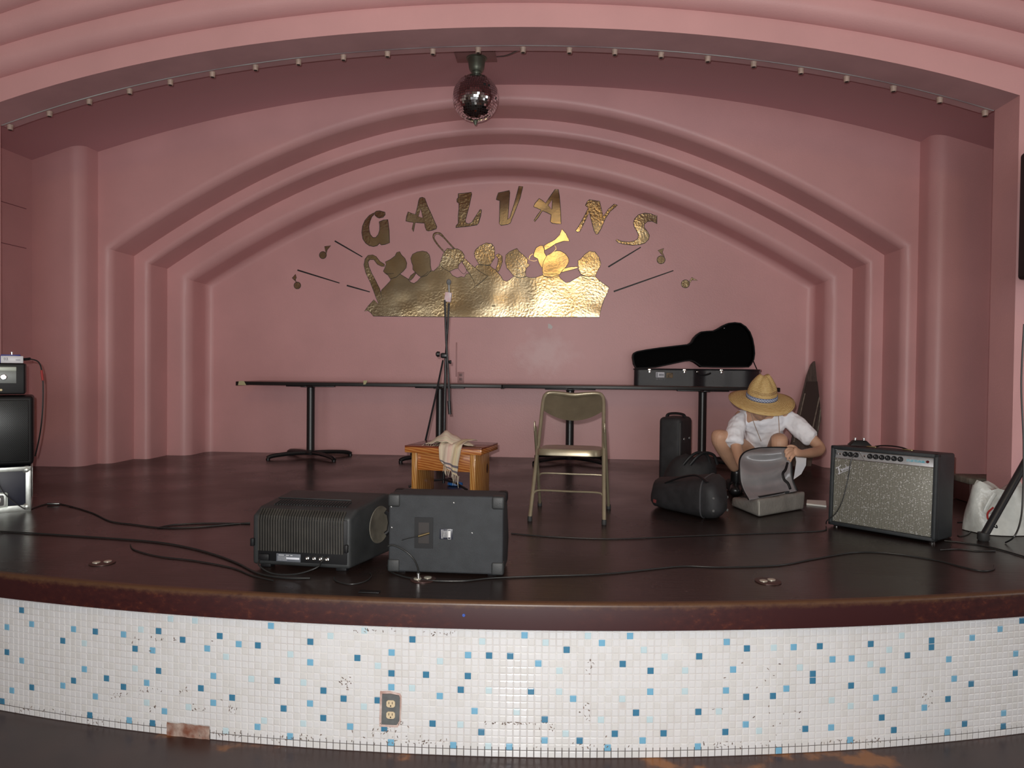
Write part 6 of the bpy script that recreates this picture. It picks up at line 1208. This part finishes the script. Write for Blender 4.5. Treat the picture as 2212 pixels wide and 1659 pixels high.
# head, bowed: built in its own frame, x right, y back, z up
HM = Matrix.Translation(A(1644, 874, 5.19)) @ Matrix.Rotation(R_(34), 4, 'X') @ Matrix.Rotation(R_(2), 4, 'Y')
hb2 = BM(); bmesh.ops.create_uvsphere(hb2, u_segments=40, v_segments=32, radius=1.0)
for v in hb2.verts:
    x, y, z = v.co; fx = 0.076 * (1 - 0.22 * max(0, -z) ** 1.5); fy = 0.096; fz = 0.118; p = Vector((x * fx, y * fy, z * fz))
    if y < 0:
        g = lambda cx, cz, wx, wz: math.exp(-((x - cx) / wx) ** 2 - ((z - cz) / wz) ** 2)
        p.y -= 0.024 * g(0, -0.16, 0.16, 0.17) + 0.010 * g(0, 0.05, 0.12, 0.16) + 0.010 * g(0, -0.52, 0.26, 0.07) + 0.009 * g(0, -0.62, 0.24, 0.05) - 0.006 * g(0, -0.575, 0.30, 0.03) + 0.012 * g(0, -0.88, 0.30, 0.16)
        p.y += 0.012 * g(-0.38, 0.06, 0.17, 0.12) + 0.012 * g(0.38, 0.06, 0.17, 0.12); p.y -= 0.006 * g(0, 0.24, 0.6, 0.09)
        p.y += 0.010 * max(0, abs(x) - 0.5)
    v.co = p
for s_ in (-1, 1):
    r = bmesh.ops.create_uvsphere(hb2, u_segments=14, v_segments=10, radius=1.0)['verts']
    for v in r: v.co = Vector((s_ * (0.076 + v.co.x * 0.009), 0.006 + v.co.y * 0.019 + 0.004 * v.co.z, -0.005 + v.co.z * 0.031))
    r = bmesh.ops.create_uvsphere(hb2, u_segments=12, v_segments=8, radius=0.0125)['verts']
    for v in r: v.co += Vector((s_ * 0.030, -0.078, 0.008))
hb2.transform(HM); addmesh(bm_body, hb2)
bo = obj('body', bm_body, m_skin, per, world=True, smooth=180, label='tanned bare legs, arms and bowed face')
rm = bo.modifiers.new('fuse', 'REMESH'); rm.mode = 'VOXEL'; rm.voxel_size = 0.0042; rm.use_smooth_shade = True
sm = bo.modifiers.new('soften', 'SMOOTH'); sm.factor = 0.5; sm.iterations = 3
# fingernails
# t-shirt
m_tee = mat('white_cotton_tshirt', (0.86, 0.86, 0.90), 0.85, var=0.03, vscale=10)
V_ = []; E_ = []; Rd = []
pl_ = vtx(A(1652, 985, 5.64), (0.150, 0.13)); be_ = vtx(A(1648, 958, 5.52), (0.165, 0.130), pl_); ch_ = vtx(A(1647, 925, 5.41), (0.175, 0.125), be_); uc_ = vtx(A(1648, 903, 5.345), (0.15, 0.100), ch_); nc = vtx(A(1646, 893, 5.30), (0.080, 0.072), uc_)
a1_ = vtx(A(1605, 903, 5.36), 0.078, uc_); a2_ = vtx(A(1590, 925, 5.30), 0.074, a1_); a3_ = vtx(A(1584, 950, 5.245), 0.080, a2_); a4_ = vtx(A(1583, 964, 5.22), 0.084, a3_)
c1_ = vtx(A(1697, 900, 5.36), 0.078, uc_); c2_ = vtx(A(1723, 920, 5.31), 0.074, c1_); c3_ = vtx(A(1745, 941, 5.26), 0.074, c2_); c4_ = vtx(A(1758, 953, 5.23), 0.078, c3_)
bs = skinmesh('tee', V_, E_, Rd, pl_)
to = obj('t_shirt', bs, m_tee, per, world=True, smooth=180)
rm = to.modifiers.new('fuse', 'REMESH'); rm.mode = 'VOXEL'; rm.voxel_size = 0.006; rm.use_smooth_shade = True
tx = bpy.data.textures.new('cloth_folds', 'CLOUDS'); tx.noise_scale = 0.09; tx.noise_depth = 2
dm = to.modifiers.new('folds', 'DISPLACE'); dm.texture = tx; dm.strength = 0.035; dm.mid_level = 0.5; dm.texture_coords = 'GLOBAL'
sm = to.modifiers.new('soften', 'SMOOTH'); sm.factor = 0.5; sm.iterations = 3
bm = BM(); prism(bm, [[A(x, y, 5.40) for x, y in ((1716, 975), (1733, 980), (1742, 988), (1741, 1005), (1731, 1024), (1714, 1036), (1717, 1018), (1720, 998))]], (0.01, 0.03, 0)); obj('t_shirt_tail', bm, m_tee, per, world=True)
V_ = []; E_ = []; Rd = []
p_ = vtx(A(1652, 990, 5.63), 0.15); b_1 = vtx(A(1651, 972, 5.60), (0.15, 0.12), p_); q1 = vtx(A(1630, 992, 5.55), 0.110, p_); q2 = vtx(A(1606, 976, 5.43), 0.098, q1); q3 = vtx(A(1676, 992, 5.55), 0.110, p_); q4 = vtx(A(1682, 982, 5.38), 0.100, q3)
bs = skinmesh('shorts', V_, E_, Rd, p_); obj('shorts', bs, mat('black_shorts', (0.012, 0.012, 0.015), 0.8), per, world=True, smooth=180)
m_boot = mat('black_boot_leather', (0.010, 0.010, 0.011), 0.35)
for an, toe, nm in (((1592, 1018, 5.43), (1588, 5.24), 'boot'), ((1690, 1042, 5.21), (1690, 5.02), 'boot')):
    a_ = A(*an); hx_ = Vector((a_.x, a_.y + 0.02, 0.045)); tz = Vector((A(toe[0], 1050, toe[1]).x, toe[1], 0.040)); V_ = []; E_ = []; Rd = []
    i0 = vtx(a_ + Vector((0, 0, 0.03)), 0.050); i1 = vtx(a_.lerp(hx_, 0.6), 0.050, i0); i2 = vtx(hx_, 0.045, i1); i3 = vtx(hx_.lerp(tz, 0.5) + Vector((0, 0, 0.006)), (0.046, 0.040), i2); i4 = vtx(tz, (0.042, 0.034), i3)
    bs = skinmesh('boot', V_, E_, Rd, i2)
    for v in bs.verts: v.co.z = max(v.co.z, 0.004)
    obj('boot', bs, m_boot, per, world=True, smooth=180)
# hat
m_straw = mat('woven_straw', (0.60, 0.40, 0.16), 0.6)
nt = m_straw.node_tree; b = nt.nodes['Principled BSDF']; tc = nt.nodes.new('ShaderNodeTexCoord'); sp_ = nt.nodes.new('ShaderNodeSeparateXYZ'); uvn = nt.nodes.new('ShaderNodeUVMap'); uvn.uv_map = 'UVMap'; nt.links.new(uvn.outputs[0], sp_.inputs[0])
rg_ = mth(nt, 'SINE', mth(nt, 'MULTIPLY', sp_.outputs[1], 6.2832 * 30)); nz = N(nt, 'ShaderNodeTexNoise', Scale=90.0, Detail=3.0); nt.links.new(uvn.outputs[0], nz.inputs[0])
mp = N(nt, 'ShaderNodeMapping'); mp.inputs['Scale'].default_value = (36, 90, 1); nt.links.new(uvn.outputs[0], mp.inputs[0]); n2 = N(nt, 'ShaderNodeTexNoise', Scale=1.0, Detail=3.0); nt.links.new(mp.outputs[0], n2.inputs[0])
c = ramp(nt, n2.outputs[0], [(0.3, (0.50, 0.30, 0.10)), (0.7, (0.72, 0.54, 0.25))]); c = mixc(nt, ramp(nt, mth(nt, 'ADD', mth(nt, 'MULTIPLY', rg_, 0.5), 0.5), [(0.0, (0.55, 0.55, 0.55)), (0.35, (0, 0, 0))]), c, (0.32, 0.19, 0.07)); nt.links.new(c, b.inputs['Base Color'])
bp2 = N(nt, 'ShaderNodeBump', Strength=0.5, Distance=0.002); nt.links.new(rg_, bp2.inputs['Height']); nt.links.new(bp2.outputs[0], b.inputs['Normal'])
HC = Matrix.Translation(A(1645, 861, 5.20)) @ Matrix.Rotation(R_(20), 4, 'X') @ Matrix.Rotation(R_(0.5), 4, 'Y')
def hatpt(r, h, a):
    ca, sa = math.cos(a), math.sin(a); ox, oy = r * 0.97 * ca, r * 1.03 * sa
    if h > 0.03:
        k = (h - 0.03) / 0.15; w1 = math.exp(-((math.atan2(math.sin(a + 0.78), math.cos(a + 0.78))) / 0.35) ** 2) + math.exp(-((math.atan2(math.sin(a + 2.36), math.cos(a + 2.36))) / 0.35) ** 2); f = 1 - 0.30 * w1 * k; ox *= f; oy *= f
        dent = math.exp(-(ox / 0.020) ** 2) * max(0, k - 0.62) * 0.055; return Vector((ox, oy, h - dent))
    z = h
    if r > 0.115: k = (r - 0.115) / 0.12; z += -0.006 * k + 0.012 * k * k * math.cos(2 * a) - 0.014 * k * k + 0.004 * k * math.sin(3 * a + 1)
    return Vector((ox, oy, z))
prof = [(0.234, 0.000), (0.20, 0.003), (0.17, 0.005), (0.14, 0.006), (0.118, 0.008), (0.110, 0.014), (0.107, 0.030), (0.104, 0.06), (0.097, 0.09), (0.086, 0.115), (0.070, 0.140), (0.053, 0.164), (0.034, 0.186), (0.012, 0.196)]
bm = BM(); uvl = bm.loops.layers.uv.new('UVMap'); NA = 56; ringz = [[bm.verts.new(HC @ hatpt(r, h, 2 * math.pi * k / NA)) for k in range(NA)] for r, h in prof]
acc = [0.0]
for (r0, h0), (r1, h1) in zip(prof, prof[1:]): acc.append(acc[-1] + math.hypot(r1 - r0, h1 - h0))
for i in range(len(prof) - 1):
    for k in range(NA):
        f = bm.faces.new([ringz[i][k], ringz[i][(k + 1) % NA], ringz[i + 1][(k + 1) % NA], ringz[i + 1][k]])
        for lp, (ii, kk) in zip(f.loops, ((i, k), (i, k + 1), (i + 1, k + 1), (i + 1, k))): lp[uvl].uv = (kk / NA, acc[ii] / acc[-1])
ft_ = bm.faces.new(ringz[-1])
hat = obj('straw_hat', bm, m_straw, per, world=True, smooth=70, label='wide brimmed woven straw hat'); md = hat.modifiers.new('thickness', 'SOLIDIFY'); md.thickness = 0.004; md.offset = -1
m_band = mat('blue_grey_patterned_band', (0.13, 0.17, 0.30), 0.7); nt = m_band.node_tree; b = nt.nodes['Principled BSDF']; uvn = nt.nodes.new('ShaderNodeUVMap'); uvn.uv_map = 'UVMap'; sp_ = nt.nodes.new('ShaderNodeSeparateXYZ'); nt.links.new(uvn.outputs[0], sp_.inputs[0])
zz_ = mth(nt, 'ABSOLUTE', mth(nt, 'SUBTRACT', mth(nt, 'FRACT', mth(nt, 'MULTIPLY', sp_.outputs[0], 34.0)), 0.5)); d_ = mth(nt, 'LESS_THAN', mth(nt, 'ABSOLUTE', mth(nt, 'SUBTRACT', mth(nt, 'ABSOLUTE', mth(nt, 'SUBTRACT', sp_.outputs[1], 0.5)), mth(nt, 'MULTIPLY', zz_, 0.6))), 0.09)
nt.links.new(mixc(nt, d_, (0.115, 0.15, 0.27), (0.46, 0.50, 0.58)), b.inputs['Base Color'])
bm = BM(); uvl = bm.loops.layers.uv.new('UVMap'); rr_ = [[bm.verts.new(HC @ (hatpt(r, h, 2 * math.pi * k / NA))) for k in range(NA)] for r, h in ((0.1135, 0.012), (0.1115, 0.026), (0.1095, 0.040))]
for i in range(2):
    for k in range(NA):
        f = bm.faces.new([rr_[i][k], rr_[i][(k + 1) % NA], rr_[i + 1][(k + 1) % NA], rr_[i + 1][k]])
        for lp, (ii, kk) in zip(f.loops, ((i, k), (i, k + 1), (i + 1, k + 1), (i + 1, k))): lp[uvl].uv = (kk / NA, ii / 2)
bd = obj('hat_band', bm, m_band, hat, world=True, smooth=70); md = bd.modifiers.new('thickness', 'SOLIDIFY'); md.thickness = 0.003
# woven vent holes above the band, drawn as short dark slits
bm = BM()
for k in range(26):
    for j in range(2):
        a = -math.pi / 2 + (k - 12.5) * 0.085 + j * 0.042; p = HC @ (hatpt(0.1028 - 0.0035 * j, 0.066 + 0.009 * j, a) * 1.0); nrm = (HC.to_3x3() @ Vector((math.cos(a), math.sin(a), 0.15))).normalized(); up_ = HC.to_3x3() @ Vector((-math.sin(a) * 0.5, math.cos(a) * 0.5, 1 if (k + j) % 2 else -1)).normalized()
        tube(bm, [p + nrm * 0.0022 - up_ * 0.0035, p + nrm * 0.0022 + up_ * 0.0035], 0.0013, 4)
obj('weave_openings', bm, mat('dark_weave_gap', (0.16, 0.07, 0.05), 0.8), hat, world=True, kind='stuff')
m_cordt = mat('tan_chin_cord', (0.42, 0.30, 0.24), 0.7)
bm = BM(); tube(bm, crom([A(1620, 884, 5.10), A(1628, 912, 5.16), A(1638, 938, 5.24), A(1644, 953, 5.28)], 5), 0.0028, 6); obj('chin_cord', bm, m_cordt, hat, world=True)
bm = BM(); tube(bm, crom([A(1680.5, 882, 5.10), A(1682, 905, 5.09), A(1683, 922, 5.075), A(1683.5, 936, 5.055)], 5), 0.0028, 6); obj('chin_cord', bm, m_cordt, hat, world=True)
# phone-like bright object on a black pouch beside the bag
pz = onZ(1592, 1064, 0); pch = thing('black_pouch', tuple(pz), 'black pouch with a bright shiny buckle between the black bag and the grey bag', 'pouch')
bm = BM(); box(bm, (pz.x, pz.y + 0.06, 0.045), (0.12, 0.16, 0.09), 0.03, 4); obj('pouch_body', bm, m_cord_, pch, world=True)
pb_ = onY(1594, 1051, pz.y + 0.0); bm = BM(); box(bm, (pb_.x, pb_.y - 0.028, pb_.z), (0.044, 0.006, 0.018), 0.005, 3, rot=Matrix.Rotation(R_(-6), 4, 'X')); obj('shiny_buckle', bm, mat('bright_reflective_tab', (0.92, 0.92, 0.97), 0.15, spec=1.0), pch, world=True)
